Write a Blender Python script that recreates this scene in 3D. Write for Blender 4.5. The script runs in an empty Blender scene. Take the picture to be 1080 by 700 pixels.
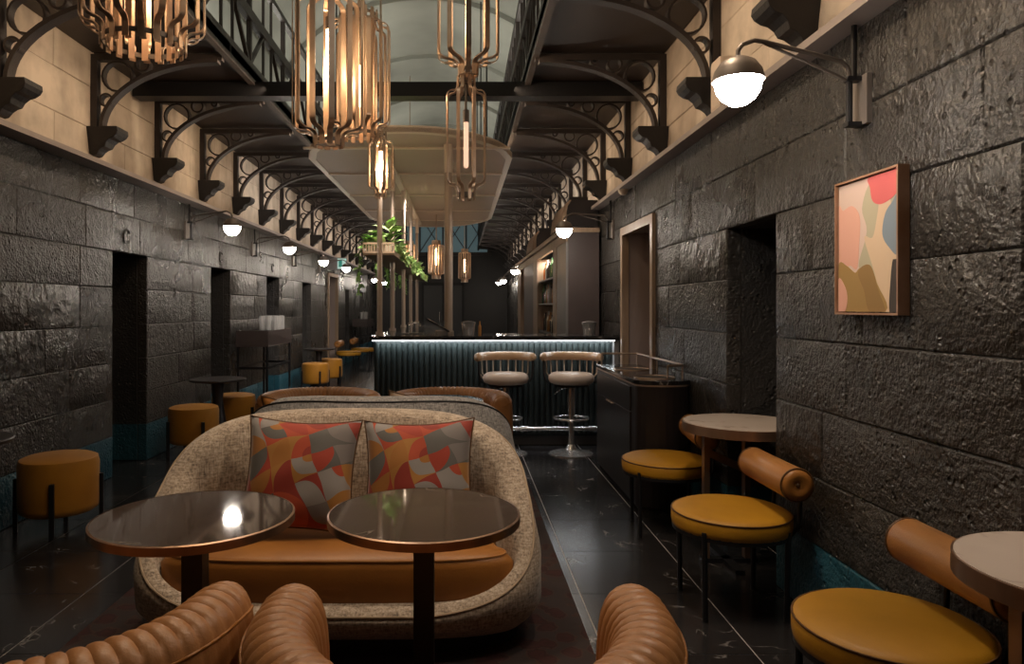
import bpy, bmesh, math, random
from math import sin, cos, pi, sqrt, radians
from mathutils import Vector, Matrix, noise

random.seed(7)
SC = bpy.context.scene
COL = SC.collection

# ------------------------------------------------------------------ camera
cam_d = bpy.data.cameras.new('camera')
cam = bpy.data.objects.new('camera', cam_d); COL.objects.link(cam)
cam.location = (0, 0, 1.38); cam.rotation_euler = (pi/2, 0, 0)
cam_d.sensor_width = 36; cam_d.lens = 748/1080*36
cam_d.shift_x = 54/1080; cam_d.shift_y = -25/1080
cam_d.clip_start = 0.05
SC.camera = cam

# ------------------------------------------------------------------ world, exposure, large and added lights
W = bpy.data.worlds.new('night'); SC.world = W; W.use_nodes = True
W.node_tree.nodes['Background'].inputs[0].default_value = (.35, .45, .6, 1)
W.node_tree.nodes['Background'].inputs[1].default_value = .05
SC.view_settings.view_transform = 'Standard'; SC.view_settings.look = 'None'
SC.view_settings.exposure = 0.15; SC.view_settings.gamma = 1
SC.view_settings.use_curve_mapping = False

def area(name, loc, rot, sx, sy, power, col, spread=180):
    d = bpy.data.lights.new(name, 'AREA'); d.shape = 'RECTANGLE'; d.size = sx; d.size_y = sy
    d.energy = power; d.color = col; d.spread = radians(spread)
    o = bpy.data.objects.new(name, d); o.location = loc; o.rotation_euler = rot; COL.objects.link(o)
    return o
WARM = (1, .74, .50); NEUT = (1, .88, .76)
# gallery floods on the upper walkways lighting the vault
for k in range(4):
    area('gallery_flood', (-2.3, 2+5.5*k, 3.6), (pi, radians(-25), 0), .3, 3, 46, (1, .95, .82))
    area('gallery_flood', (1.05, 2+5.5*k, 3.6), (pi, radians(25), 0), .3, 3, 46, (1, .95, .82))
# added spots without fittings, to brighten the seating and the bar front
def spot(name, loc, tgt, power, size, col, blend=.7, r=.06):
    d = bpy.data.lights.new(name, 'SPOT'); d.energy = power; d.spot_size = radians(size); d.spot_blend = blend
    d.color = col; d.shadow_soft_size = r
    o = bpy.data.objects.new(name, d); o.location = loc
    o.rotation_euler = (Vector(tgt)-Vector(loc)).to_track_quat('-Z', 'Y').to_euler(); COL.objects.link(o)
    return o
spot('track_spot', (-.95, 2.95, 3.3), (-.85, 2.7, .5), 66, 105, WARM, r=.08)
spot('track_spot', (.75, 2.75, 3.3), (.7, 2.5, .5), 74, 105, WARM, r=.08)
spot('track_spot', (-.55, 3.6, 3.3), (-.5, 3.5, .5), 34, 80, NEUT, r=.15)
spot('track_spot', (.75, 5.6, 3.3), (.75, 6.8, .5), 75, 55, NEUT, r=.10)
spot('plant_spot', (-.65, 7.2, 3.05), (-.9, 8.2, 2.0), 180, 75, NEUT, r=.05)
spot('plant_spot', (-.6, 10.4, 3.05), (-.88, 11.0, 2.0), 180, 110, NEUT, r=.05)
area('bar_led', (.33, 7.06, 1.048), (radians(12), 0, 0), 2.35, .012, 5, (.9, .97, 1))
# added light strips by the gallery edges, brightening the limewashed upper walls
for k in range(5):
    c = WARM if k < 2 else NEUT
    area('wall_washer', (-1.71, 2.2+4.4*k, 3.30), (0, radians(66), 0), .04, 4.3, 14, c, 110)
    area('wall_washer', (.47, 2.2+4.4*k, 3.30), (0, radians(-66), 0), .04, 4.3, 14, c, 110)

# ------------------------------------------------------------------ materials
def mat(name, col, rough=.5, metal=0, col2=None, ns=5, detail=4, stretch=(1,1,1), bump=0, bs=40, emit=0,
        ecol=None, coat=0, trans=0, rvar=0, lo=.35, hi=.65, spec=None, coords='Object', sheen=0):
    m = bpy.data.materials.new(name); m.use_nodes = True
    nt = m.node_tree; b = nt.nodes['Principled BSDF']
    def s(k, v): b.inputs[k].default_value = v
    s('Base Color', (*col, 1)); s('Roughness', rough); s('Metallic', metal)
    if coat: s('Coat Weight', coat); s('Coat Roughness', .08)
    if trans: s('Transmission Weight', trans)
    if spec is not None: s('Specular IOR Level', spec)
    if sheen: s('Sheen Weight', sheen)
    if emit: s('Emission Color', (*(ecol or col), 1)); s('Emission Strength', emit)
    if col2 or bump or rvar:
        tc = nt.nodes.new('ShaderNodeTexCoord'); mp = nt.nodes.new('ShaderNodeMapping')
        nt.links.new(tc.outputs[coords], mp.inputs[0]); mp.inputs['Scale'].default_value = stretch
    if col2 or rvar:
        n = nt.nodes.new('ShaderNodeTexNoise'); n.inputs['Scale'].default_value = ns; n.inputs['Detail'].default_value = detail
        nt.links.new(mp.outputs[0], n.inputs['Vector'])
        r = nt.nodes.new('ShaderNodeMapRange'); r.inputs[1].default_value = lo; r.inputs[2].default_value = hi
        nt.links.new(n.outputs[0], r.inputs[0])
        if col2:
            mx = nt.nodes.new('ShaderNodeMix'); mx.data_type = 'RGBA'
            mx.inputs[6].default_value = (*col, 1); mx.inputs[7].default_value = (*col2, 1)
            nt.links.new(r.outputs[0], mx.inputs[0]); nt.links.new(mx.outputs[2], b.inputs['Base Color'])
        if rvar:
            rr = nt.nodes.new('ShaderNodeMapRange'); rr.inputs[3].default_value = rough-rvar; rr.inputs[4].default_value = rough+rvar
            nt.links.new(n.outputs[0], rr.inputs[0]); nt.links.new(rr.outputs[0], b.inputs['Roughness'])
    if bump:
        n2 = nt.nodes.new('ShaderNodeTexNoise'); n2.inputs['Scale'].default_value = bs; n2.inputs['Detail'].default_value = 5
        nt.links.new(mp.outputs[0], n2.inputs['Vector'])
        bp = nt.nodes.new('ShaderNodeBump'); bp.inputs['Strength'].default_value = bump; bp.inputs['Distance'].default_value = .01
        nt.links.new(n2.outputs[0], bp.inputs['Height']); nt.links.new(bp.outputs[0], b.inputs['Normal'])
    return m

def stone_mat(name, c1, c2, rough, dist, pits=True):
    """painted tooled stone: lumpy relief, pits and drips, semi-gloss paint"""
    m = bpy.data.materials.new(name); m.use_nodes = True
    nt = m.node_tree; N = nt.nodes.new; L = nt.links.new; b = nt.nodes['Principled BSDF']
    geo = N('ShaderNodeNewGeometry'); oi = N('ShaderNodeObjectInfo')
    def noise_(scale, det, vec): 
        n = N('ShaderNodeTexNoise'); n.inputs['Scale'].default_value = scale; n.inputs['Detail'].default_value = det
        L(vec, n.inputs['Vector']); return n
    def rng(sock, a, c, d, e):
        r = N('ShaderNodeMapRange'); r.inputs[1].default_value = a; r.inputs[2].default_value = c
        r.inputs[3].default_value = d; r.inputs[4].default_value = e; L(sock, r.inputs[0]); return r.outputs[0]
    def math_(op, a, c):
        q = N('ShaderNodeMath'); q.operation = op
        for i, x in enumerate((a, c)):
            if isinstance(x, (int, float)): q.inputs[i].default_value = x
            else: L(x, q.inputs[i])
        return q.outputs[0]
    P = geo.outputs['Position']
    n1 = noise_(1.3, 4, P); mx = N('ShaderNodeMix'); mx.data_type = 'RGBA'
    mx.inputs[6].default_value = (*c1, 1); mx.inputs[7].default_value = (*c2, 1)
    fac = math_('ADD', rng(n1.outputs[0], .3, .7, 0, .7), math_('MULTIPLY', oi.outputs['Random'], .3))
    L(fac, mx.inputs[0]); L(mx.outputs[2], b.inputs['Base Color'])
    n2 = noise_(62, 5, P); n3 = noise_(13, 3, P)
    # per-stone tooling strength
    ws = N('ShaderNodeTexWhiteNoise'); ws.noise_dimensions = '1D'; L(oi.outputs['Random'], ws.inputs['W'])
    amp = rng(ws.outputs[0], 0, 1, .25, 1.1)
    h = math_('ADD', math_('MULTIPLY', n2.outputs[0], amp), math_('MULTIPLY', n3.outputs[0], 1.2))
    if pits:
        vo = N('ShaderNodeTexVoronoi'); vo.inputs['Scale'].default_value = 26; L(P, vo.inputs['Vector'])
        pm = rng(n3.outputs[0], .5, .62, 0, 1)
        pit = math_('MULTIPLY', rng(vo.outputs['Distance'], .12, .34, -1.3, 0), math_('MULTIPLY', pm, amp))
        h = math_('ADD', h, pit)
    bp = N('ShaderNodeBump'); bp.inputs['Strength'].default_value = 1; bp.inputs['Distance'].default_value = dist
    L(h, bp.inputs['Height']); L(bp.outputs[0], b.inputs['Normal'])
    L(rng(n1.outputs[0], .3, .7, rough-.08, rough+.1), b.inputs['Roughness'])
    return m

M = {}
M['stone'] = stone_mat('black_painted_stone', (.026, .0242, .023), (.046, .0425, .039), .30, .019)
M['stone_teal'] = stone_mat('teal_painted_stone', (.014, .075, .115), (.022, .10, .145), .40, .016)
M['black'] = mat('black_core', (.012, .011, .011), .7)
M['jamb'] = stone_mat('jamb_stone', (.022, .021, .021), (.034, .032, .031), .5, .012)
M['ledge'] = mat('ledge_paint', (.24, .20, .19), .55, col2=(.30, .26, .24), ns=3)

def plaster():
    m = bpy.data.materials.new('stained_cream_limewash'); m.use_nodes = True
    nt = m.node_tree; N = nt.nodes.new; L = nt.links.new; b = nt.nodes['Principled BSDF']
    geo = N('ShaderNodeNewGeometry')
    mp = N('ShaderNodeMapping'); mp.inputs['Scale'].default_value = (1, 1.0, .16); L(geo.outputs['Position'], mp.inputs[0])
    n = N('ShaderNodeTexNoise'); n.inputs['Scale'].default_value = 1.6; n.inputs['Detail'].default_value = 4; L(mp.outputs[0], n.inputs[0])
    r = N('ShaderNodeValToRGB'); e = r.color_ramp.elements
    e[0].position = .41; e[0].color = (.33, .265, .205, 1); e[1].position = .56; e[1].color = (.58, .49, .395, 1)
    L(n.outputs[0], r.inputs[0])
    n2 = N('ShaderNodeTexNoise'); n2.inputs['Scale'].default_value = 5; n2.inputs['Detail'].default_value = 6; L(geo.outputs['Position'], n2.inputs[0])
    mx = N('ShaderNodeMix'); mx.data_type = 'RGBA'; mx.blend_type = 'MULTIPLY'; mx.inputs[0].default_value = .6
    r2 = N('ShaderNodeMapRange'); r2.inputs[1].default_value = .3; r2.inputs[2].default_value = .6; r2.inputs[3].default_value = .5
    L(n2.outputs[0], r2.inputs[0]); L(r.outputs[0], mx.inputs[6]); L(r2.outputs[0], mx.inputs[7]); L(mx.outputs[2], b.inputs['Base Color'])
    bp = N('ShaderNodeBump'); bp.inputs['Strength'].default_value = .5; bp.inputs['Distance'].default_value = .01
    L(n2.outputs[0], bp.inputs['Height']); L(bp.outputs[0], b.inputs['Normal'])
    b.inputs['Roughness'].default_value = .85
    return m
M['plaster'] = plaster()
M['vault'] = mat('vault_plaster', (.42, .425, .385), .9, col2=(.30, .305, .275), ns=.6, detail=3)

def marble(name, base, base2, vein, rough, scale, thr=.035, wob=.5, coat=0):
    m = bpy.data.materials.new(name); m.use_nodes = True
    nt = m.node_tree; N = nt.nodes.new; L = nt.links.new; b = nt.nodes['Principled BSDF']
    geo = N('ShaderNodeNewGeometry'); oi = N('ShaderNodeObjectInfo')
    vm = N('ShaderNodeVectorMath'); vm.operation = 'MULTIPLY_ADD'
    cx = N('ShaderNodeCombineXYZ'); L(oi.outputs['Random'], cx.inputs[0]); L(oi.outputs['Random'], cx.inputs[1])
    L(cx.outputs[0], vm.inputs[0]); vm.inputs[1].default_value = (37, 53, 0); L(geo.outputs['Position'], vm.inputs[2])
    n = N('ShaderNodeTexNoise'); n.inputs['Scale'].default_value = scale; n.inputs['Detail'].default_value = 6; n.inputs['Distortion'].default_value = wob
    L(vm.outputs[0], n.inputs['Vector'])
    s = N('ShaderNodeMath'); s.operation = 'SUBTRACT'; L(n.outputs[0], s.inputs[0]); s.inputs[1].default_value = .5
    a = N('ShaderNodeMath'); a.operation = 'ABSOLUTE'; L(s.outputs[0], a.inputs[0])
    r = N('ShaderNodeMapRange'); r.inputs[1].default_value = 0; r.inputs[2].default_value = thr; r.inputs[3].default_value = 1; r.inputs[4].default_value = 0
    L(a.outputs[0], r.inputs[0])
    n2 = N('ShaderNodeTexNoise'); n2.inputs['Scale'].default_value = scale*1.4; L(vm.outputs[0], n2.inputs['Vector'])
    r2 = N('ShaderNodeMapRange'); r2.inputs[1].default_value = .5; r2.inputs[2].default_value = .68; L(n2.outputs[0], r2.inputs[0])
    mu = N('ShaderNodeMath'); mu.operation = 'MULTIPLY'; L(r.outputs[0], mu.inputs[0]); L(r2.outputs[0], mu.inputs[1])
    bx = N('ShaderNodeMix'); bx.data_type = 'RGBA'; bx.inputs[6].default_value = (*base, 1); bx.inputs[7].default_value = (*base2, 1)
    L(n2.outputs[0], bx.inputs[0])
    mx = N('ShaderNodeMix'); mx.data_type = 'RGBA'; L(bx.outputs[2], mx.inputs[6]); mx.inputs[7].default_value = (*vein, 1)
    L(mu.outputs[0], mx.inputs[0]); L(mx.outputs[2], b.inputs['Base Color'])
    b.inputs['Roughness'].default_value = rough
    if coat: b.inputs['Coat Weight'].default_value = coat; b.inputs['Coat Roughness'].default_value = .06
    return m
M['tile'] = marble('black_marble_tile', (.013, .012, .013), (.026, .024, .025), (.30, .28, .27), .21, 3.3, .010, 1.1)
M['tile'].node_tree.nodes['Principled BSDF'].inputs['Specular IOR Level'].default_value = .75
M['grout'] = mat('grout', (.50, .47, .45), .8)
M['tabletop'] = marble('brown_marble_top', (.055, .040, .033), (.075, .056, .045), (.30, .25, .21), .05, 2.2, .006, 1.0)
M['palemarble'] = marble('pale_marble_top', (.62, .54, .49), (.54, .46, .41), (.22, .17, .15), .25, 4, .02, .6)
M['barmarble'] = marble('black_bar_marble', (.010, .010, .011), (.02, .02, .021), (.4, .38, .36), .12, 5, .02, .8)
M['iron'] = mat('dark_iron', (.022, .017, .016), .5, .0, col2=(.036, .027, .024), ns=6, bump=.15, bs=60)
M['deck'] = mat('gallery_underside', (.030, .022, .020), .5, col2=(.043, .031, .027), ns=2)
M['corbel'] = mat('corbel_stone', (.012, .010, .010), .55, bump=.4, bs=25)
M['steel'] = mat('black_steel', (.012, .012, .014), .4, .2)
M['brass'] = mat('antique_brass', (.56, .43, .33), .32, .7, col2=(.46, .34, .26), ns=8)
M['bronze'] = mat('bronze_edge', (.40, .255, .175), .32, .8, col2=(.27, .17, .115), ns=10, stretch=(1, 1, .05))
M['pole'] = mat('brushed_bronze_pole', (.44, .35, .28), .42, .35)
M['chrome'] = mat('chrome', (.62, .60, .59), .22, .8)
M['canopy'] = mat('canopy_panel', (.52, .405, .33), .5, .0, col2=(.56, .435, .35), ns=1, spec=.3)
M['canopyrim'] = mat('canopy_rim', (.78, .66, .54), .4)
M['tan'] = mat('tan_leather', (.41, .19, .070), .42, col2=(.33, .145, .05), ns=5, bump=.12, bs=160, lo=.3, hi=.7)
M['tanroll'] = mat('tan_leather_roll', (.42, .195, .06), .36, col2=(.35, .15, .045), ns=6, bump=.08, bs=150)
M['seatleather'] = mat('orange_seat_leather', (.36, .148, .030), .42, col2=(.29, .115, .024), ns=5, bump=.1, bs=120)
M['mustard'] = mat('mustard_velvet', (.46, .225, .010), .55, col2=(.38, .18, .007), ns=4, bump=.1, bs=180)
M['ochre'] = mat('ochre_velvet', (.46, .20, .010), .65, col2=(.37, .15, .007), ns=4, sheen=.1, bump=.1, bs=150)
M['piping'] = mat('dark_piping', (.10, .045, .012), .5)
M['lightpiping'] = mat('beige_piping', (.38, .29, .20), .6)
M['creamleather'] = mat('cream_leather', (.64, .53, .46), .4, col2=(.57, .46, .39), ns=6)
M['tanback'] = mat('stool_back_leather', (.50, .33, .20), .4, col2=(.44, .27, .15), ns=6)
M['mauve'] = mat('mauve_panel', (.066, .049, .047), .45, col2=(.078, .057, .054), ns=3)
M['reveal'] = mat('mauve_reveal', (.30, .235, .215), .5, col2=(.33, .26, .24), ns=3)
M['wood'] = mat('walnut_trim', (.34, .24, .165), .45, col2=(.26, .18, .12), ns=5, stretch=(6, 6, .6), bump=.1, bs=40)
M['greypillar'] = mat('grey_pilaster', (.18, .172, .172), .4, col2=(.21, .20, .20), ns=3)
M['cabinet'] = mat('black_brown_cabinet', (.016, .012, .012), .38, col2=(.022, .017, .017), ns=4)
M['barbody'] = mat('dark_green_bar', (.015, .021, .021), .38, col2=(.020, .027, .027), ns=4)
M['plinth'] = mat('bar_plinth', (.11, .10, .097), .5)
M['shade'] = mat('lamp_shade_metal', (.17, .145, .13), .45, .3)
M['globe'] = mat('opal_globe', (1, .93, .84), .3, emit=75, ecol=(1, .88, .75))
M['bulb'] = mat('filament_bulb', (1, .8, .5), .3, emit=22, ecol=(1, .66, .34))
M['bulbdim'] = mat('dim_filament_bulb', (.9, .6, .4), .3, emit=.8, ecol=(1, .66, .45))
M['led'] = mat('led_strip', (1, 1, 1), .4, emit=15, ecol=(.92, .97, 1))
M['exit'] = mat('exit_face', (.5, .7, .65), .4, emit=.3, ecol=(.55, .85, .8))
M['exitgreen'] = mat('exit_green', (.02, .25, .2), .4, emit=.12, ecol=(.05, .6, .45))
M['glass'] = mat('clear_glass', (.95, .95, .95), .10, trans=.62)
M['wellsteel'] = mat('dark_well', (.01, .01, .01), .3)
M['leaf'] = mat('leaf_green', (.26, .48, .11), .45, col2=(.50, .64, .30), ns=14, sheen=.1)
M['leafdark'] = mat('leaf_dark', (.15, .36, .07), .45, col2=(.36, .55, .18), ns=14)
M['pot'] = mat('pot_cream', (.45, .40, .30), .6)
M['shelfwood'] = mat('planter_wood', (.40, .29, .19), .5, col2=(.32, .22, .14), ns=5, stretch=(5, 1, 5))
M['dusk'] = mat('dusk_glass', (.10, .16, .18), .2, emit=.09, ecol=(.42, .62, .66))
M['creambox'] = mat('cream_casing', (.55, .45, .36), .5)
M['farwall'] = mat('far_wall_paint', (.022, .020, .020), .55, bump=.3, bs=20)
M['fardoor'] = mat('far_door_paint', (.030, .031, .034), .4)

def tweed(name, a, b_, c):
    m = bpy.data.materials.new(name); m.use_nodes = True
    nt = m.node_tree; N = nt.nodes.new; L = nt.links.new; b = nt.nodes['Principled BSDF']
    tc = N('ShaderNodeTexCoord')
    outs = []
    for st in ((1, 1, .16), (.16, .16, 1)):
        mp = N('ShaderNodeMapping'); mp.inputs['Scale'].default_value = st; L(tc.outputs['Object'], mp.inputs[0])
        n = N('ShaderNodeTexNoise'); n.inputs['Scale'].default_value = 150; n.inputs['Detail'].default_value = 3; L(mp.outputs[0], n.inputs['Vector'])
        outs.append(n.outputs[0])
    ad = N('ShaderNodeMath'); ad.operation = 'ADD'; L(outs[0], ad.inputs[0]); L(outs[1], ad.inputs[1])
    n3 = N('ShaderNodeTexNoise'); n3.inputs['Scale'].default_value = 90; n3.inputs['Detail'].default_value = 4; L(tc.outputs['Object'], n3.inputs['Vector'])
    ad2 = N('ShaderNodeMath'); ad2.operation = 'ADD'; L(ad.outputs[0], ad2.inputs[0]); L(n3.outputs[0], ad2.inputs[1])
    r = N('ShaderNodeValToRGB'); r.color_ramp.elements[0].position = .34; r.color_ramp.elements[0].color = (*c, 1)
    r.color_ramp.elements[1].position = .60; r.color_ramp.elements[1].color = (*b_, 1)
    e = r.color_ramp.elements.new(.48); e.color = (*a, 1)
    dv = N('ShaderNodeMath'); dv.operation = 'DIVIDE'; L(ad2.outputs[0], dv.inputs[0]); dv.inputs[1].default_value = 3
    L(dv.outputs[0], r.inputs[0]); L(r.outputs[0], b.inputs['Base Color'])
    bp = N('ShaderNodeBump'); bp.inputs['Strength'].default_value = .5; bp.inputs['Distance'].default_value = .004
    L(dv.outputs[0], bp.inputs['Height']); L(bp.outputs[0], b.inputs['Normal'])
    b.inputs['Roughness'].default_value = .9; b.inputs['Sheen Weight'].default_value = .25
    return m
M['tweed'] = tweed('oatmeal_tweed', (.36, .285, .215), (.56, .475, .385), (.085, .07, .062))
M['tweedgrey'] = tweed('grey_tweed', (.21, .205, .205), (.36, .345, .335), (.07, .068, .07))

def pattern():
    """printed cushion cover: quarter circles in red, orange, mustard, greys"""
    m = bpy.data.materials.new('quarter_circle_print'); m.use_nodes = True
    nt = m.node_tree; N = nt.nodes.new; L = nt.links.new; b = nt.nodes['Principled BSDF']
    tc = N('ShaderNodeTexCoord'); mp = N('ShaderNodeMapping'); mp.inputs['Scale'].default_value = (10.5, 0, 10.5)
    mp.inputs['Rotation'].default_value = (0, radians(24), 0); mp.inputs['Location'].default_value = (.3, 0, .2)
    wn_ = N('ShaderNodeTexNoise'); wn_.inputs['Scale'].default_value = 3.2; L(tc.outputs['Object'], wn_.inputs['Vector'])
    wa = N('ShaderNodeVectorMath'); wa.operation = 'MULTIPLY_ADD'; L(wn_.outputs['Color'], wa.inputs[0]); wa.inputs[1].default_value = (.12, 0, .12); L(tc.outputs['Object'], wa.inputs[2])
    L(wa.outputs[0], mp.inputs[0])
    def vm(op, a, c=None):
        q = N('ShaderNodeVectorMath'); q.operation = op
        for i, x in enumerate((a, c)):
            if x is None: continue
            if isinstance(x, tuple): q.inputs[i].default_value = x
            else: L(x, q.inputs[i])
        return q
    def mt(op, a, c=0):
        q = N('ShaderNodeMath'); q.operation = op
        for i, x in enumerate((a, c)):
            if isinstance(x, (int, float)): q.inputs[i].default_value = x
            else: L(x, q.inputs[i])
        return q.outputs[0]
    idv = vm('FLOOR', mp.outputs[0]).outputs[0]; fr = vm('FRACTION', mp.outputs[0]).outputs[0]
    wn = N('ShaderNodeTexWhiteNoise'); wn.noise_dimensions = '3D'; L(idv, wn.inputs['Vector'])
    sx = N('ShaderNodeSeparateXYZ'); L(fr, sx.inputs[0]); sc = N('ShaderNodeSeparateColor'); L(wn.outputs['Color'], sc.inputs[0])
    fx = mt('ABSOLUTE', mt('SUBTRACT', sx.outputs[0], mt('GREATER_THAN', sc.outputs[0], .5)))
    fz = mt('ABSOLUTE', mt('SUBTRACT', sx.outputs[2], mt('GREATER_THAN', sc.outputs[1], .5)))
    d = mt('SQRT', mt('ADD', mt('MULTIPLY', fx, fx), mt('MULTIPLY', fz, fz)))
    m1 = mt('LESS_THAN', d, .98); m2 = mt('LESS_THAN', d, .42)
    m2 = mt('MULTIPLY', m2, mt('GREATER_THAN', sc.outputs[2], .6))
    half = vm('FLOOR', vm('MULTIPLY', mp.outputs[0], (.5, .5, .5)).outputs[0]).outputs[0]
    wh = N('ShaderNodeTexWhiteNoise'); wh.noise_dimensions = '3D'; L(half, wh.inputs['Vector'])
    key = mt('ADD', mt('MULTIPLY', m1, mt('ADD', wn.outputs['Value'], 1.37)), mt('ADD', mt('MULTIPLY', m2, 3.71), mt('MULTIPLY', mt('SUBTRACT', 1, m1), wh.outputs['Value'])))
    w2 = N('ShaderNodeTexWhiteNoise'); w2.noise_dimensions = '1D'; L(key, w2.inputs['W'])
    r = N('ShaderNodeValToRGB'); r.color_ramp.interpolation = 'CONSTANT'
    pal = [(0, (.33, .034, .013)), (.17, (.34, .135, .02)), (.33, (.17, .15, .145)), (.46, (.40, .055, .017)), (.60, (.27, .25, .24)), (.72, (.26, .024, .011)), (.84, (.10, .095, .09)), (.93, (.36, .16, .028))]
    while len(r.color_ramp.elements) < len(pal): r.color_ramp.elements.new(.5)
    for e, (p, c) in zip(r.color_ramp.elements, pal): e.position = p; e.color = (*c, 1)
    L(w2.outputs['Value'], r.inputs[0]); L(r.outputs[0], b.inputs['Base Color'])
    b.inputs['Roughness'].default_value = .75; b.inputs['Sheen Weight'].default_value = .2
    return m
M['print'] = pattern()

def rugmat():
    m = bpy.data.materials.new('worn_persian_rug'); m.use_nodes = True
    nt = m.node_tree; N = nt.nodes.new; L = nt.links.new; b = nt.nodes['Principled BSDF']
    tc = N('ShaderNodeTexCoord')
    v = N('ShaderNodeTexVoronoi'); v.inputs['Scale'].default_value = 9; L(tc.outputs['Object'], v.inputs['Vector'])
    n = N('ShaderNodeTexNoise'); n.inputs['Scale'].default_value = 14; n.inputs['Detail'].default_value = 5; L(tc.outputs['Object'], n.inputs['Vector'])
    a = N('ShaderNodeMath'); a.operation = 'ADD'; L(v.outputs['Distance'], a.inputs[0]); L(n.outputs[0], a.inputs[1])
    r = N('ShaderNodeValToRGB'); cr = r.color_ramp
    cr.elements[0].position = .55; cr.elements[0].color = (.030, .008, .007, 1); cr.elements[1].position = 1.0; cr.elements[1].color = (.030, .020, .019, 1)
    for p, c in ((.72, (.040, .009, .008)), (.86, (.022, .006, .006)), (.93, (.05, .022, .015))):
        e = cr.elements.new(p); e.color = (*c, 1)
    L(a.outputs[0], r.inputs[0]); L(r.outputs[0], b.inputs['Base Color']); b.inputs['Roughness'].default_value = .95
    bp = N('ShaderNodeBump'); bp.inputs['Strength'].default_value = .6; bp.inputs['Distance'].default_value = .004
    L(n.outputs[0], bp.inputs['Height']); L(bp.outputs[0], b.inputs['Normal'])
    return m
M['rug'] = rugmat()

# ------------------------------------------------------------------ mesh helpers
class B:
    def __init__(s): s.v = []; s.f = []
    def add(s, vs, fs):
        o = len(s.v); s.v += [tuple(p) for p in vs]; s.f += [tuple(i+o for i in f) for f in fs]; return s
    def box(s, x0, x1, y0, y1, z0, z1):
        return s.add([(x, y, z) for x in (x0, x1) for y in (y0, y1) for z in (z0, z1)],
                     [(0,1,3,2),(4,6,7,5),(0,4,5,1),(2,3,7,6),(0,2,6,4),(1,5,7,3)])
    def obox(s, p0, p1, w, t, up=(0,0,1)):
        """bar from p0 to p1, w wide across 'up', t thick along the other axis"""
        p0 = Vector(p0); p1 = Vector(p1); d = (p1-p0).normalized(); up = Vector(up)
        if abs(d.dot(up)) > .95: up = Vector((1, 0, 0))
        a = d.cross(up).normalized(); u = a.cross(d).normalized()
        vs = [p + a*i*t/2 + u*j*w/2 for p in (p0, p1) for i, j in ((-1,-1),(1,-1),(1,1),(-1,1))]
        return s.add(vs, [(0,1,2,3),(7,6,5,4),(0,4,5,1),(1,5,6,2),(2,6,7,3),(3,7,4,0)])
    def cyl(s, p0, p1, r0, r1=None, n=12, caps=True):
        r1 = r0 if r1 is None else r1
        p0 = Vector(p0); p1 = Vector(p1); d = (p1-p0).normalized()
        a = d.orthogonal().normalized(); b = d.cross(a)
        vs = [p + (a*cos(2*pi*k/n)+b*sin(2*pi*k/n))*r for p, r in ((p0, r0), (p1, r1)) for k in range(n)]
        fs = [(k, (k+1)%n, n+(k+1)%n, n+k) for k in range(n)]
        if caps: fs += [tuple(range(n))[::-1], tuple(range(n, 2*n))]
        return s.add(vs, fs)
    def loft(s, rings, closed=True, caps=False, loop=False):
        n = len(rings[0]); m = len(rings); vs = [p for r in rings for p in r]; fs = []
        for i in range(m if loop else m-1):
            for k in range(n if closed else n-1):
                fs.append((i*n+k, i*n+(k+1)%n, ((i+1)%m)*n+(k+1)%n, ((i+1)%m)*n+k))
        if caps: fs += [tuple(range(n))[::-1], tuple(range((m-1)*n, m*n))]
        return s.add(vs, fs)
    def tube(s, pts, r, n=8, closed=False, caps=True):
        pts = [Vector(p) for p in pts]; m = len(pts); rings = []; prev = None
        for i, p in enumerate(pts):
            if closed: d = pts[(i+1)%m]-pts[i-1]
            else: d = pts[min(i+1, m-1)]-pts[max(i-1, 0)]
            d.normalize()
            a = d.orthogonal() if prev is None else prev - d*prev.dot(d)
            if a.length < 1e-5: a = d.orthogonal()
            a.normalize(); prev = a; b = d.cross(a)
            rr = r(i/(m-1)) if callable(r) else r
            rings.append([p+(a*cos(2*pi*k/n)+b*sin(2*pi*k/n))*rr for k in range(n)])
        return s.loft(rings, True, caps and not closed, closed)
    def lathe(s, prof, n=24, c=(0,0,0), a0=0, a1=2*pi):
        full = abs(a1-a0-2*pi) < 1e-6; k_ = n if full else n+1
        rings = [[(c[0]+r*cos(a0+(a1-a0)*k/n), c[1]+r*sin(a0+(a1-a0)*k/n), c[2]+z) for k in range(k_)] for r, z in prof]
        return s.loft(rings, full)
    def prism(s, poly, fn, a, b):
        """poly of (u,v); fn(u,v,w) -> xyz ; extruded w = a..b"""
        n = len(poly); vs = [fn(u, v, w) for w in (a, b) for u, v in poly]
        return s.add(vs, [(k, (k+1)%n, n+(k+1)%n, n+k) for k in range(n)] + [tuple(range(n))[::-1], tuple(range(n, 2*n))])
    def ring(s, c, r0, r1, axis_fn, w, n=20):
        """flat ring (rectangular section) in a plane: axis_fn(u,v,w)"""
        rings = [[axis_fn(c[0]+r*cos(2*pi*k/n), c[1]+r*sin(2*pi*k/n), ww) for r, ww in ((r0,-w),(r1,-w),(r1,w),(r0,w))] for k in range(n)]
        return s.loft(rings, True, False, True)

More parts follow.
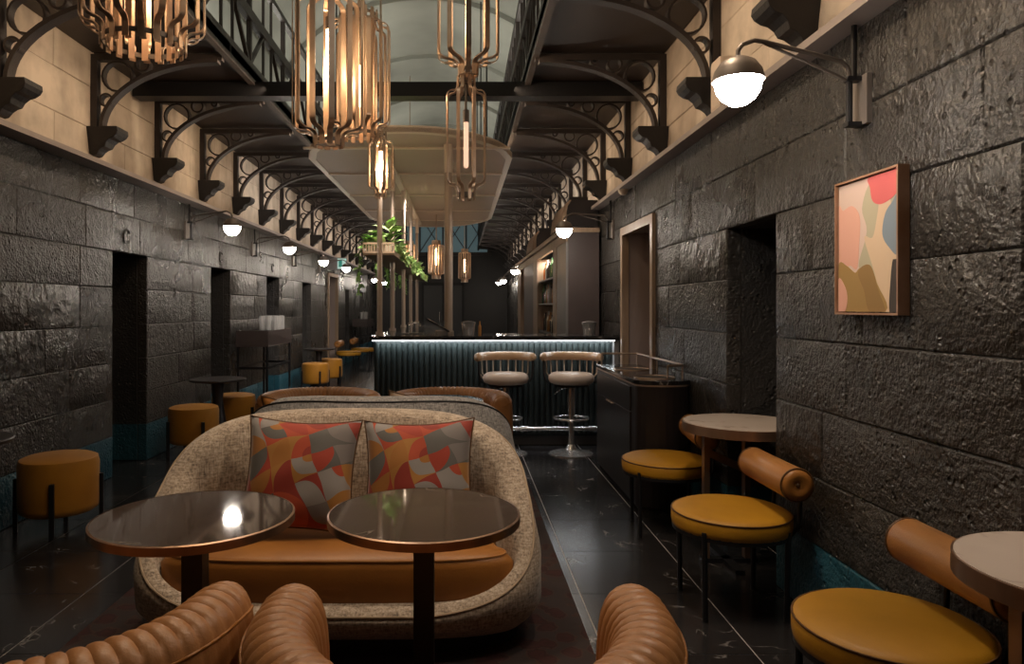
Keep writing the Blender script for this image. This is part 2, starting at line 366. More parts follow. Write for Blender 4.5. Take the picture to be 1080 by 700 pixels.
def mesh_of(name, b, m, smooth=0, bevel=0):
    me = bpy.data.meshes.new(name); me.from_pydata(b.v, [], b.f)
    bm = bmesh.new(); bm.from_mesh(me)
    bmesh.ops.remove_doubles(bm, verts=bm.verts, dist=1e-5)
    if bevel:
        es = [e for e in bm.edges if len(e.link_faces) == 2 and e.calc_face_angle(0) > radians(50)]
        bmesh.ops.bevel(bm, geom=es, offset=bevel, segments=2, affect='EDGES', profile=.6, clamp_overlap=True)
    bmesh.ops.recalc_face_normals(bm, faces=bm.faces)
    bm.to_mesh(me); bm.free()
    if smooth:
        me.polygons.foreach_set('use_smooth', [True]*len(me.polygons))
        try: me.set_sharp_from_angle(angle=radians(smooth))
        except Exception: pass
    me.materials.append(m); return me

def link(name, me, parent=None, loc=None):
    o = bpy.data.objects.new(name, me); COL.objects.link(o)
    if parent: o.parent = parent
    if loc: o.location = loc
    return o
def obj(name, b, m, parent=None, smooth=0, bevel=0):
    return link(name, mesh_of(name, b, M[m] if isinstance(m, str) else m, smooth, bevel), parent)
def tag(o, label, cat, group=None):
    o['label'] = label; o['category'] = cat
    if group: o['group'] = group
    return o
def thing(name, label, cat, loc=(0,0,0), rz=0, group=None):
    o = bpy.data.objects.new(name, None); COL.objects.link(o); o.empty_display_size = .1
    o.location = loc; o.rotation_euler = (0, 0, rz); return tag(o, label, cat, group)
def struct(name, b, m, parent=None, smooth=0):
    o = obj(name, b, m, parent, smooth)
    if not parent: o['kind'] = 'structure'
    return o
KIDS = {}
def dup(root, loc, rz=0, label=None, group=None, scale=None):
    r = root.copy(); COL.objects.link(r); r.location = loc; r.rotation_euler = (0, 0, rz)
    if scale: r.scale = scale
    if label: r['label'] = label
    if group: r['group'] = group
    for c in root.children:
        d = c.copy(); COL.objects.link(d); d.parent = r
        for g in c.children:
            e = g.copy(); COL.objects.link(e); e.parent = d
    return r
ORD = ['first','second','third','fourth','fifth','sixth','seventh','eighth','ninth','tenth','eleventh','twelfth','thirteenth','fourteenth','fifteenth','sixteenth','seventeenth','eighteenth','nineteenth','twentieth']
def smooth01(t): t = max(0, min(1, t)); return t*t*(3-2*t)

XL, XR, YF, YB = -2.85, 1.57, 24.0, -3.5
XC = (XL+XR)/2

# ------------------------------------------------------------------ floor
fl = struct('floor', B().box(XL-1, XR+1, YB, YF+.2, -.06, -.004), 'grout')
tile_me = mesh_of('tile', B().box(-.2972, .2972, -.2972, .2972, -.003, .0), M['tile'], bevel=.0006)
xs = [.577+.6*k for k in range(-6, 2)]; ys = [4.03+.6*k for k in range(-4, 16)]
far = B()
def tilebox(b, x, y): b.box(x-.2978, x+.2978, y-.2978, y+.2978, -.003, 0)
for x in [x0+.3 for x0 in xs]+[-3.32, 2.08]:
    for y in [4.33+.6*k for k in range(-13, 33)]:
        if 1.6 < y < 13 and -3.0 < x < 1.6: link('tile', tile_me, fl, (x, y, 0))
        elif y < YF: tilebox(far, x, y)
o = obj('tile_field', far, 'tile', fl); o['kind'] = 'stuff'

# ------------------------------------------------------------------ stone walls
COURSES = [0, .33, .63, .93, 1.235, 1.55, 1.85, 2.17, 2.48]
def block_bm(y0, y1, z0, z1, xf, d, amp=.003, nx=3, nz=2, inset=.007, depth=.09, gap=.0012):
    """one stone: uneven face on plane x=xf, d = +1 when the face looks towards +x"""
    b = B(); y0 += gap; y1 -= gap; z0 += gap; z1 -= gap
    g = []
    for j in range(nz+1):
        for i in range(nx+1):
            y = y0+inset+(y1-y0-2*inset)*i/nx; z = z0+inset+(z1-z0-2*inset)*j/nz
            g.append((xf + d*random.uniform(-amp, amp*.4), y, z))
    fs = [(j*(nx+1)+i, j*(nx+1)+i+1, (j+1)*(nx+1)+i+1, (j+1)*(nx+1)+i) for j in range(nz) for i in range(nx)]
    per = [i for i in range(nx+1)] + [j*(nx+1)+nx for j in range(1, nz+1)] + [nz*(nx+1)+i for i in range(nx-1, -1, -1)] + [j*(nx+1) for j in range(nz-1, 0, -1)]
    n = len(per); o1 = len(g)
    def snap(p, dd):
        y = y0 if p[1] < y0+inset*1.01 else y1 if p[1] > y1-inset*1.01 else p[1]
        z = z0 if p[2] < z0+inset*1.01 else z1 if p[2] > z1-inset*1.01 else p[2]
        return (xf-d*dd, y, z)
    r1 = [snap(g[k], .0065) for k in per]; r2 = [snap(g[k], depth) for k in per]
    fs += [(per[k], per[(k+1)%n], o1+(k+1)%n, o1+k) for k in range(n)] + [(o1+k, o1+(k+1)%n, o1+n+(k+1)%n, o1+n+k) for k in range(n)]
    return b.add(g+r1+r2, fs)
def free(y0, y1, z0, ops):
    segs = [(y0, y1)]
    for a, c, zt in ops:
        if zt > z0+.06:
            ns = []
            for s in segs:
                if c <= s[0] or a >= s[1]: ns.append(s)
                else:
                    if a > s[0]+.02: ns.append((s[0], a))
                    if c < s[1]-.02: ns.append((c, s[1]))
            segs = ns
    return segs
def wall(side, xf, d, ops, ynear, yfar, ztop):
    core = B(); xi = xf-d*.08; xo = xf-d*.62
    def bx(x0, x1, *a): core.box(min(x0, x1), max(x0, x1), *a)
    for a, c in free(YB, YF+.2, 0, ops): bx(xi, xo, a, c, 0, ztop)
    for a, c, zt in ops: bx(xi, xo, a, c, zt, ztop)
    bx(xo, xf-d*.72, YB, YF+.2, 0, ztop)
    w = struct('wall_'+side, core, 'black')
    farb = {'stone': B(), 'stone_teal': B()}
    for ci in range(len(COURSES)-1):
        z0 = COURSES[ci]; z1 = min(COURSES[ci+1], ztop) if ci < len(COURSES)-2 else ztop
        m = 'stone_teal' if ci == 0 else 'stone'
        for a, c in free(YB, YF, z0, ops):
            y = a
            while y < c-.01:
                l = random.uniform(.7, 1.2)
                if c-(y+l) < .35: l = c-y
                if l > 1.35: l = l/2
                bb = block_bm(y, y+l, z0, z1, xf, d)
                if ynear < y+l and y < yfar: obj('stone_block', bb, m, w, smooth=35)
                else: farb[m].add(bb.v, bb.f)
                y += l
    for m in farb: o = obj('stone_block_field', farb[m], m, w); o['kind'] = 'stuff'
    for a, c, zt in ops:
        if zt < 2:   # painted reveals of the cell doorways
            for yy, dd in ((a, 1), (c, -1)):
                for z0, z1, m in ((0.005, .33, 'stone_teal'), (.33, zt, 'jamb')):
                    q = B(); q.box(min(xf-d*.085, xo), max(xf-d*.085, xo), min(yy, yy+dd*.012), max(yy, yy+dd*.012), z0, z1)
                    obj('door_reveal', q, m, w)
    return w
OPL = [(1.19, 1.82, 1.85), (3.5, 4.13, 1.85), (5.81, 6.44, 1.85), (8.1, 8.77, 1.85), (10.42, 11.14, 1.85), (12.76, 13.5, 1.85), (15.2, 16.4, 2.17), (17.5, 18.1, 1.85), (20.0, 20.7, 1.85)]
OPR = [(1.36, 1.98, 1.85), (3.54, 4.19, 1.85), (5.73, 6.87, 2.17)]
wl = wall('left', XL, 1, OPL, 3.9, 12.8, 2.46)
wr = wall('right', XR, -1, OPR, 1.5, 9.0, 2.49)

# upper limewashed walls, with their large stones; the plain wall above the galleries
def upper(side_wall, xf, d, ztop0):
    core = B(); core.box(min(xf-d*.09, xf-d*.3), max(xf-d*.09, xf-d*.3), YB, YF+.2, ztop0, 5.2)
    u = obj('upper_wall', core, 'plaster', side_wall)
    rest = B()
    for z0, z1 in ((ztop0, 2.78), (2.78, 3.1), (3.1, 3.42)):
        y = YB
        while y < YF:
            l = random.uniform(.8, 1.5)
            bb = block_bm(y, min(y+l, YF), z0, z1, xf, d, amp=.003, nx=2, nz=1, inset=.006, depth=.085, gap=.001)
            if 1.5 < y < 11: obj('limewashed_block', bb, 'plaster', u, smooth=35)
            else: rest.add(bb.v, bb.f)
            y += l
    o = obj('limewashed_block_field', rest, 'plaster', u); o['kind'] = 'stuff'
    b = B(); x = xf-d*.02; b.box(min(x, xf-d*.3), max(x, xf-d*.3), YB, YF+.2, 3.42, 5.2)
    obj('gallery_wall', b, 'vault', u)
upper(wl, XL-.03, 1, 2.46)
upper(wr, XR+.03, -1, 2.49)
struct('trim_1', B().box(XL-.1, XL+.15, YB, YF, 2.46, 2.495), 'ledge')
struct('trim_2', B().box(XR-.10, XR+.1, YB, YF, 2.49, 2.525), 'ledge')

# vault, end walls
vb = B(); n = 18
rings = []
for y in (YB, YF+.2):
    out = [(XC+2.55*cos(pi*k/n), y, 4.9+1.9*sin(pi*k/n)) for k in range(n+1)]
    inn = [(XC+2.40*cos(pi*k/n), y, 4.9+1.75*sin(pi*k/n)) for k in range(n+1)][::-1]
    rings.append(out+inn)
vb.loft(rings, True, True)
ce = struct('ceiling', vb, 'vault', smooth=40)
for k in range(9):
    y = .9+2.772*k
    rb = B(); rr = []
    for yy in (y-.05, y+.05):
        rr.append([(XC+r*cos(pi*j/n), yy, 4.9+(r-.65)*sin(pi*j/n)) for r in (2.40, 2.32) for j in (range(n+1) if r > 2.35 else range(n, -1, -1))])
    obj('vault_rib', rb.loft(rr, True, True), 'vault', ce, smooth=40)
b = B()
b.box(XL-.6, XR+.6, YF, YF+.15, 0, 3.25)
b.box(XL-.6, -2.2, YF, YF+.15, 3.25, 7); b.box(.95, XR+.6, YF, YF+.15, 3.25, 7); b.box(-2.2, .95, YF, YF+.15, 4.6, 7)
wf = struct('wall_far', b, 'farwall')
struct('wall_rear', B().box(XL-.8, XR+.8, YB-.15, YB, 0, 7), 'farwall')
# gable window
w1 = struct('window_1', B().box(-2.2, .95, YF+.10, YF+.12, 3.25, 4.6), 'dusk')
for x in (-2.2, -1.41, -.63, .16, .90): obj('window_bar', B().box(x, x+.05, YF+.0, YF+.09, 3.25, 4.6), 'iron', w1)
for x0, x1 in ((-1.41, -.63), (-.63, .16), (.16, .93)):
    obj('window_brace', B().obox((x0+.03, YF+.05, 3.3), (x1+.03, YF+.05, 4.5), .04, .03, (0,1,0)), 'iron', w1)
    obj('window_brace', B().obox((x1+.03, YF+.05, 3.3), (x0+.03, YF+.05, 4.5), .04, .03, (0,1,0)), 'iron', w1)
obj('window_sill', B().box(-2.3, 1.05, YF-.08, YF+.02, 3.15, 3.27), 'iron', w1)
# far double door
d1 = struct('door_1', B().box(-1.25, .05, YF-.03, YF+.0, 0, 2.15), 'fardoor')
for x in (-1.32, -.62, .04): obj('door_frame', B().box(x, x+.07, YF-.06, YF-.02, 0, 2.2), 'black', d1)
obj('door_frame', B().box(-1.32, .11, YF-.06, YF-.02, 2.15, 2.25), 'black', d1)
for x in (-.72, -.48): obj('door_handle', B().cyl((x, YF-.08, .95), (x, YF-.08, 1.25), .015), 'chrome', d1)
# framed doorways
def casing(name, xf, d, y0, y1, zt, inner):
    b = B(); x0, x1 = sorted((xf+d*.025, xf-d*.04))
    b.box(x0, x1, y0, y0+.075, 0, zt)
    st = struct(name, b, 'wood')
    obj('door_casing', B().box(x0, x1, y1-.075, y1, 0, zt), 'wood', st)
    obj('door_casing', B().box(x0, x1, y0+.075, y1-.075, zt-.075, zt), 'wood', st)
    xa, xb = sorted((xf-d*.04, xf-d*.6))
    obj('reveal_panel', B().box(xa, xb, y1-.06, y1-.01, 0, zt), inner, st)
    obj('reveal_panel', B().box(xa, xb, y0+.01, y0+.06, 0, zt), inner, st)
    obj('reveal_panel', B().box(xa, xb, y0+.06, y1-.06, zt-.05, zt), inner, st)
    obj('door_leaf', B().box(*sorted((xf-d*.56, xf-d*.6)), y0+.06, y1-.06, 0, zt-.05), 'mauve', st)
casing('door_2', XR, -1, 5.73, 6.87, 2.15, 'reveal')
casing('door_3', XL, 1, 15.2, 16.4, 2.15, 'reveal')

# ------------------------------------------------------------------ galleries: decks, brackets, railings
XG0, XG1 = -1.8, .56     # deck edges
BR = [4.39+1.155*k for k in range(-2, 17)]
for side, x0, x1, xe, lab in (('left', XL-.025, XG0, XG0, 'left'), ('right', XG1, XR+.025, XG1, 'right')):
    dk = thing('gallery_deck', 'dark steel gallery walkway along the %s wall, carried by iron brackets' % side, 'walkway', ((x0+x1)/2, 10, 3.36))
    for i, y in enumerate([YB]+BR+[YF]):
        y2 = (BR+[YF, YF])[i]
        if y2-y > .05: obj('deck_plate', B().box(x0-(x0+x1)/2, x1-(x0+x1)/2, y-9.99+.0, y2-10.01, .015, .09), 'deck', dk)
    e = -1 if side == 'left' else 1
    xr = xe-(x0+x1)/2
    obj('edge_beam', B().box(*sorted((xr, xr+e*.05)), YB-10, YF-10, -.03, .14), 'iron', dk)
# bracket prototype, local: wall at x=0, +x into the room, z absolute minus 2.565
def bracket():
    t = thing('gallery_bracket', '', 'bracket', (0, 0, 2.565), 0, 'iron brackets under the galleries')
    Z = 2.565; fn = lambda u, v, w: (u, w, v-Z)
    prof = [(0, 2.58), (.03, 2.562), (.055, 2.57), (.075, 2.602), (.10, 2.622), (.128, 2.632), (.142, 2.665), (.168, 2.69), (.20, 2.70), (.228, 2.722), (.24, 2.748), (.235, 2.782), (0, 2.782)]
    cb = B().prism(prof, fn, -.095, .095)
    cb.v = [(x, y*(.5+.5*min(1, max(0, z)/.19)), z) for x, y, z in cb.v]
    obj('corbel', cb, 'corbel', t, bevel=.004)
    obj('wall_post', B().box(.0, .05, -.032, .032, .215, .745), 'iron', t)
    obj('top_bar', B().box(0, 1.02, -.03, .03, .745, .793), 'iron', t)
    rr = []
    for k in range(17):
        a = pi/2*k/16; x = .08+.91*(1-cos(a)); z = .215+.525*sin(a)
        tx, tz = .91*sin(a), .525*cos(a); l = sqrt(tx*tx+tz*tz); nx_, nz_ = -tz/l*.014, tx/l*.014
        rr.append([(x+nx_, -.038, z+nz_), (x+nx_, .038, z+nz_), (x-nx_, .038, z-nz_), (x-nx_, -.038, z-nz_)])
    obj('arch_rib', B().loft(rr, True, True), 'iron', t, smooth=40)
    for (cx, cz, r, w) in ((.205, 3.185, .122, .02), (.118, 3.0, .055, .02), (.40, 3.278, .06, .02), (.56, 3.305, .032, .02)):
        obj('ring', B().ring((cx, cz), r-.014, r, fn, .03), 'iron', t, smooth=40)
    return t
br0 = None
for i, y in enumerate(BR):
    for side, x, rz in (('left', XL-.03, 0), ('right', XR+.03, pi)):
        if side == 'left' and y < 3: continue
        lab = 'black iron arched bracket with rings on the %s wall, %s from the camera' % (side, ORD[i-(2 if side == 'left' else 1)] if i > (1 if side == 'left' else 0) else 'nearest')
        if br0 is None:
            br0 = bracket(); br0.location = (x, y, 2.565); br0.rotation_euler = (0, 0, rz); br0['label'] = lab
        else: dup(br0, (x, y, 2.565), rz, lab)
for side, x in (('left', XG0), ('right', XG1)):
    r = thing('gallery_railing', 'black lattice iron railing along the edge of the %s gallery' % side, 'railing', (x, 10, 3.5))
    e = -1 if side == 'left' else 1; xx = e*.025
    obj('top_rail', B().box(xx-.025, xx+.025, YB-10, YF-10, .81, .86), 'iron', r)
    obj('middle_rail', B().box(xx-.03, xx+.03, YB-10, YF-10, .36, .45), 'iron', r)
    pm = bm2 = bm3 = None
    for k in range(-4, 19):
        y = 3.81+1.155*k-10
        if pm is None:
            pm = mesh_of('rail_post', B().box(-.02, .02, -.02, .02, 0, .82), M['iron'])
            bm2 = mesh_of('rail_brace', B().obox((0, 0, .0), (0, .42, .40), .03, .03), M['iron'])
            bm3 = mesh_of('rail_brace', B().obox((0, 0, .40), (0, .42, .0), .03, .03), M['iron'])
            bm4 = mesh_of('rail_spindle', B().obox((0, 0, .0), (0, 0, .82), .022, .022), M['iron'])
        link('rail_post', pm, r, (xx, y, 0))
        link('rail_brace', bm2, r, (xx, y+.02, 0)); link('rail_brace', bm3, r, (xx, y+.70, 0))
        link('rail_spindle', bm4, r, (xx, y+.43, 0)); link('rail_spindle', bm4, r, (xx, y+.70, 0))
tag(obj('tie_beam', B().box(XL-.02, XR+.02, 6.2, 6.36, 3.235, 3.36), 'steel'), 'black steel tie beam spanning the hall below the galleries', 'beam')

# ------------------------------------------------------------------ canopy over the bar
cp = thing('bar_canopy', 'glossy beige ceiling canopy with rounded ends hung over the bar', 'canopy', (-.59, 11, 3.13))
def canopy_outline(s, k=0):
    pts = []
    hw = 1.19-k
    for i in range(25):
        u = -1+2*i/24
        pts.append((hw*u, -3.95+k+(1.0)*abs(u)**2.4 + (0.25*max(0, (abs(u)-.85)/.15)**2)))
    for i in range(25):
        u = 1-2*i/24
        pts.append((hw*u, 4.3-k-1.2*abs(u)**2.4-(0.25*max(0, (abs(u)-.85)/.15)**2)))
    return pts
outl = canopy_outline(1)
obj('canopy_panel', B().prism(outl, lambda u, v, w: (u, v, w), .006, .05), 'canopy', cp)
ol, il = canopy_outline(1), canopy_outline(1, .07)
rings = [[(a[0], a[1], .0), (a[0], a[1], .07), (c[0], c[1], .07), (c[0], c[1], .0)] for a, c in zip(ol, il)]
obj('canopy_rim', B().loft(rings, True, False, True), 'canopyrim', cp)
for y in (7.75, 9.24, 11.0, 12.7, 14.1): obj('canopy_rib', B().box(-1.13, 1.13, y-11-.022, y-11+.022, -.012, .01), 'canopyrim', cp)
obj('header_rail', B().box(-.30, -.22, -3.0, 3.6, -.035, .008), 'canopyrim', cp)
for x in (-.9, .9):
    for y in (-2.5, 0, 2.5): obj('hanger_rod', B().cyl((x, y, .05), (x, y, 3.0), .01, n=6), 'steel', cp)

# ------------------------------------------------------------------ bar
bar = thing('bar_counter', 'long dark green fluted bar with glowing strip under its black marble top', 'bar', (.35, 7.1, 0))
def bb(x0, x1, y0, y1, z0, z1): return B().box(x0-.35, x1-.35, y0-7.1, y1-7.1, z0, z1)
obj('bar_body', bb(-.86, 1.52, 7.12, 7.65, .10, 1.06), 'barbody', bar)
obj('bar_side', bb(-.86, -.35, 7.65, 14.3, .10, 1.06), 'barbody', bar)
obj('kick_plinth', bb(-.82, 1.52, 7.19, 7.6, 0, .115), 'plinth', bar)
obj('kick_plinth', bb(-.82, -.4, 7.6, 14.2, 0, .115), 'plinth', bar)
obj('countertop', bb(-.90, 1.565, 7.0, 7.75, 1.065, 1.105), 'barmarble', bar, bevel=.004)
obj('countertop', bb(-.90, -.25, 7.75, 14.4, 1.065, 1.105), 'barmarble', bar, bevel=.004)
fl_ = B()
for k in range(43):
    x = -.835+k*.055
    fl_.cyl((x-.35, .02, .13), (x-.35, .02, 1.03), .0245, n=10, caps=False)
for k in range(120):
    y = 7.16+k*.059
    fl_.cyl((-.86-.35, y-7.1, .13), (-.86-.35, y-7.1, 1.03), .0165, n=6, caps=False)
o = obj('fluted_panel', fl_, 'barbody', bar, smooth=60); o['kind'] = 'stuff'
obj('led_strip', bb(-.88, 1.53, 7.05, 7.065, 1.055, 1.0645), 'led', bar)
obj('bar_end_post', bb(1.52, 1.565, 7.02, 7.3, 0, 1.06), 'greypillar', bar)
rail = B().tube([(-.80-.35, -.15, .2), (1.5-.35, -.15, .2)], .022, 10)
obj('foot_rail', rail, 'chrome', bar, smooth=50)
for x in (-.6, .2, .62, 1.3): obj('rail_bracket', B().cyl((x-.35, -.15, .2), (x-.35, .06, .2), .014, n=8).cyl((x-.385, -.15, .2), (x-.315, -.15, .2), .03, n=10), 'chrome', bar, smooth=50)

def pole(x, y, r, label, top=3.12, bot=1.105):
    p = thing('canopy_pole', label, 'pole', (x, y, bot), 0, 'bronze poles between bar and canopy')
    obj('shaft', B().cyl((0, 0, 0), (0, 0, top-bot), r, n=16), 'pole', p, smooth=50)
    obj('foot_collar', B().cyl((0, 0, 0), (0, 0, .03), r*1.5, n=16), 'pole', p, smooth=50)
    obj('top_collar', B().cyl((0, 0, top-bot-.3), (0, 0, top-bot), r*1.15, n=16), 'canopyrim', p, smooth=50)
for i, y in enumerate((7.35, 8.73, 10.4, 11.9, 13.6)):
    pole(-.84, y, .028, 'bronze pole on the left side of the bar, %s from its front corner' % ORD[i])
pole(-.135, 7.55, .04, 'thickest bronze pole, on the middle of the bar front')
pole(-.11, 7.72, .022, 'thin bronze pole just right of the thickest one')

# items on the bar
def on_bar(name, label, cat, x, y, build, z=1.105, group=None):
    t = thing(name, label, cat, (x, y, z), 0, group); build(t); return t
def b_tablet(t):
    obj('screen', B().obox((-.14, 0, .16), (.10, .0, .03), .22, .02, (0,1,0)), 'steel', t)
    obj('stand', B().box(-.05, .08, -.06, .06, 0, .04), 'chrome', t)
on_bar('order_tablet', 'black tilted order tablet on the bar left of the thick pole', 'tablet', -.22, 7.5, b_tablet)
def b_bucket(t):
    obj('bowl', B().lathe([(.001, 0), (.06, 0), (.075, .13), (.08, .13), (.078, .125), (.057, .01), (.001, .01)], 20), 'chrome', t, smooth=40)
    obj('handle', B().tube([(.078*cos(a), 0, .11+.03*sin(a)) for a in [pi*k/8 for k in range(9)]], .004, 6), 'chrome', t)
on_bar('ice_bucket', 'steel ice bucket on the bar right of the thick pole', 'bucket', .08, 7.45, b_bucket)
on_bar('ice_bucket', 'steel ice bucket at the right end of the bar', 'bucket', 1.33, 7.35, b_bucket)
def bottle_bm(h=.3, r=.036): return B().lathe([(.001, 0), (r, 0), (r, h*.58), (r*.85, h*.66), (r*.36, h*.76), (r*.34, h*.96), (r*.42, h*.965), (r*.42, h), (.001, h)], 12)
BOT = {'amber': mat('amber_glass', (.28, .13, .04), .1, col2=(.24, .11, .03)), 'green': mat('green_glass', (.03, .10, .03), .1), 'clear': mat('clear_spirit', (.40, .38, .34), .1),
       'dark': mat('dark_bottle', (.02, .015, .012), .12), 'orange': mat('orange_liqueur', (.55, .14, .015), .15), 'brown': mat('brown_bottle', (.12, .05, .02), .12)}
o = obj('bottle', bottle_bm(.14, .018), BOT['amber'], None, smooth=40); o.location = (.2, 7.45, 1.105)
tag(o, 'slim amber bottle standing alone on the bar front', 'bottle')
def b_tap(t):
    obj('spout', B().tube([(0, 0, 0), (0, 0, .09), (.03, 0, .12), (.1, 0, .11), (.12, 0, .08)], .009, 8), 'chrome', t, smooth=50)
    obj('tray', B().box(-.08, .16, -.08, .08, 0, .012), 'chrome', t)
on_bar('bar_tap', 'small chrome tap on the bar near the left poles', 'tap', -.55, 7.6, b_tap)
o = obj('bar_mat', B().cyl((0,0,0), (0,0,.01), .09, n=20), 'shade', None, smooth=40); o.location = (.52, 7.4, 1.105); tag(o, 'round steel bar tray on the middle of the counter', 'tray')

# bar stools
bs = thing('bar_stool', 'cream bar stool with curved tan back, left of the two at the bar', 'bar stool', (.425, 6.72, 0), pi+.15, 'bar stools at the counter')
obj('base_disc', B().lathe([(.001, .0), (.205, .0), (.205, .012), (.17, .022), (.06, .045), (.035, .09), (.001, .09)], 28), 'chrome', bs, smooth=40)
obj('column', B().cyl((0, 0, .05), (0, 0, .62), .026, n=14), 'chrome', bs, smooth=50)
obj('upper_column', B().cyl((0, 0, .36), (0, 0, .66), .034, n=14), 'chrome', bs, smooth=50)
fr = obj('foot_ring', B().tube([(.16*cos(2*pi*k/28), -.03+.16*sin(2*pi*k/28), .335) for k in range(28)], .011, 8, True), 'chrome', bs, smooth=60)
obj('ring_arm', B().tube([(0, 0, .325), (.11, .07, .335)], .009, 6), 'chrome', fr)
obj('ring_arm', B().tube([(0, 0, .325), (-.11, .07, .335)], .009, 6), 'chrome', fr)
obj('height_lever', B().tube([(.03, 0, .63), (.10, -.03, .61), (.16, -.04, .56)], .006, 6), 'chrome', bs)
obj('seat', B().lathe([(.001, .665), (.17, .665), (.205, .68), (.218, .71), (.212, .745), (.18, .768), (.001, .778)], 32), 'creamleather', bs, smooth=60)
obj('seat_plate', B().cyl((0, 0, .645), (0, 0, .668), .17, n=24), 'steel', bs, smooth=40)
arc = [(.262*cos(a), .262*sin(a)*.92) for a in [pi-.2+(pi+.4)*k/24 for k in range(25)]]
bk = obj('backrest', B().tube([(x, y, .915) for x, y in arc], lambda t: .042*(.55+.45*min(1, sin(pi*t)*4)**.5), 12), 'tanback', bs, smooth=70)
for k in (1, 4, 6, 8, 10, 12, 14, 16, 18, 20, 23):
    x, y = arc[k]; q = .8 if 1 < k < 23 else .93
    obj('spindle', B().tube([(x*q*.9, y*q*.9, .675), (x*q, y*q, .70), (x*.98, y*.98, .76), (x, y, .90)], (.012 if k in (1, 23) else .007), 6), 'steel' if k in (1, 23) else 'pole', bs, smooth=60)
dup(bs, (1.047, 6.72, 0), pi-.18, 'cream bar stool with curved tan back, right of the two at the bar')

# ------------------------------------------------------------------ back bar
bk = thing('back_bar', 'tall mauve back bar with bronze cornice and open bottle shelves on right wall', 'cabinet', (1.38, 11, 0))
def kb(x0, x1, y0, y1, z0, z1): return B().box(x0-1.38, x1-1.38, y0-11, y1-11, z0, z1)
obj('end_panel', kb(1.20, 1.545, 7.92, 7.96, 0, 2.24), 'mauve', bk)
obj('shelf_back', kb(1.485, 1.499, 9.05, 10.9, 1.03, 2.13), 'canopyrim', bk)
obj('back_panel', kb(1.50, 1.545, 7.96, 15, 0, 2.3), 'mauve', bk)
obj('cornice', kb(1.165, 1.545, 7.88, 7.98, 2.225, 2.275), 'wood', bk, bevel=.006)
obj('cornice', kb(1.145, 1.24, 7.88, 15, 2.24, 2.30), 'wood', bk, bevel=.006)
obj('frieze', kb(1.18, 1.22, 7.96, 15, 2.13, 2.24), 'wood', bk)
obj('pilaster', kb(1.185, 1.5, 7.965, 8.75, 0, 2.13), 'greypillar', bk)
obj('shelf_post', kb(1.175, 1.5, 8.75, 9.05, 0, 2.13), 'wood', bk)
obj('shelf_post', kb(1.175, 1.5, 10.9, 11.5, 0, 2.13), 'wood', bk)
obj('pilaster', kb(1.185, 1.5, 11.5, 13.3, 0, 2.13), 'mauve', bk)
obj('shelf_post', kb(1.175, 1.5, 13.9, 14.6, 0, 2.13), 'wood', bk)
obj('base_cupboard', kb(1.2, 1.5, 9.05, 10.9, 0, 1.03), 'mauve', bk)
for z in (1.03, 1.43, 1.77): obj('shelf', kb(1.2, 1.5, 9.05, 10.9, z, z+.02), 'greypillar', bk)
for y0, y1 in ((8.0, 8.9), (11.2, 12.2)):
    poly = [(1.19, 2.3), (1.545, 2.3), (1.545, 2.60), (1.30, 2.60), (1.24, 2.58), (1.205, 2.53), (1.19, 2.46)]
    h = obj('hood', B().prism(poly, lambda u, v, w: (u-1.38, w-11, v), y0, y1), 'cabinet', bk)
    obj('hood_edge', B().prism([(1.125, 2.3), (1.189, 2.3), (1.189, 2.46), (1.204, 2.535), (1.245, 2.598), (1.225, 2.60), (1.175, 2.55), (1.145, 2.45)], lambda u, v, w: (u-1.38, w-11, v), y0-.02, y1), 'wood', h)
area('shelf_light', (1.33, 9.97, 2.10), (0, 0, 0), .08, 1.7, 36, NEUT)
botm = {}
SHN = ['bottom', 'middle', 'top']
for si, z in enumerate((1.05, 1.45, 1.79)):
    y = 9.13; k = 0
    while y < 10.85:
        kind = random.choice(['amber', 'green', 'clear', 'dark', 'dark', 'orange', 'brown'])
        h = random.choice((.24, .27, .29))
        if (kind, h) not in botm: botm[(kind, h)] = mesh_of('bottle', bottle_bm(h, random.uniform(.034, .042)), BOT[kind], 40)
        o = link('bottle', botm[(kind, h)], None, (1.27+random.uniform(-.015, .03), y, z))
        tag(o, '%s bottle on the %s shelf of the back bar, %s from the front post' % ({'dark': 'near-black', 'clear': 'clear glass', 'amber': 'amber glass', 'green': 'dark green', 'orange': 'bright orange', 'brown': 'brown glass'}[kind], SHN[si], ORD[k]), 'bottle', 'bottles on the back bar shelves')
        y += random.uniform(.105, .135); k += 1

# ------------------------------------------------------------------ side station cabinet by the right wall
ct = thing('service_cabinet', 'black-brown service cabinet with bowed end and brass gallery rail by right wall', 'cabinet', (1.2, 4.87, 0))
def plan(off=0):
    pts = [(-off, 1.35), (-off, .0)]
    for k in range(1, 12):
        a = pi*k/12; pts.append((.18-(.18+off)*cos(a), -(.10+off)*sin(a)))
    return pts + [(.36, .0), (.36, 1.35)]
pf = lambda u, v, w: (u, v, w)
obj('body', B().prism(plan(0), pf, .03, .85), 'cabinet', ct, bevel=.003)
obj('plinth', B().prism(plan(-.02), pf, 0, .03), 'black', ct)
obj('top_slab', B().prism(plan(.012), pf, .862, .89), 'barmarble', ct, bevel=.004)
obj('brass_band', B().prism(plan(.008), pf, .85, .862), 'brass', ct)
for y in (.15, .82):
    w_ = obj('round_well', B().cyl((.17, y, .890), (.17, y, .8925), .135, n=28), 'wellsteel', ct)
    obj('well_rim', B().tube([(.17+.137*cos(2*pi*k/28), y+.137*sin(2*pi*k/28), .893) for k in range(28)], .005, 6, True), 'brass', w_, smooth=60)
dr = obj('drawer_front', B().box(-.012, 0, .12, 1.32, .66, .83), 'cabinet', ct, bevel=.002)
hb = B()
for k in range(3): hb.tube([(-.014, .62+.09*k, .645), (-.03, .62+.09*k, .645), (-.03, .67+.09*k, .645), (-.014, .67+.09*k, .645)], .005, 6)
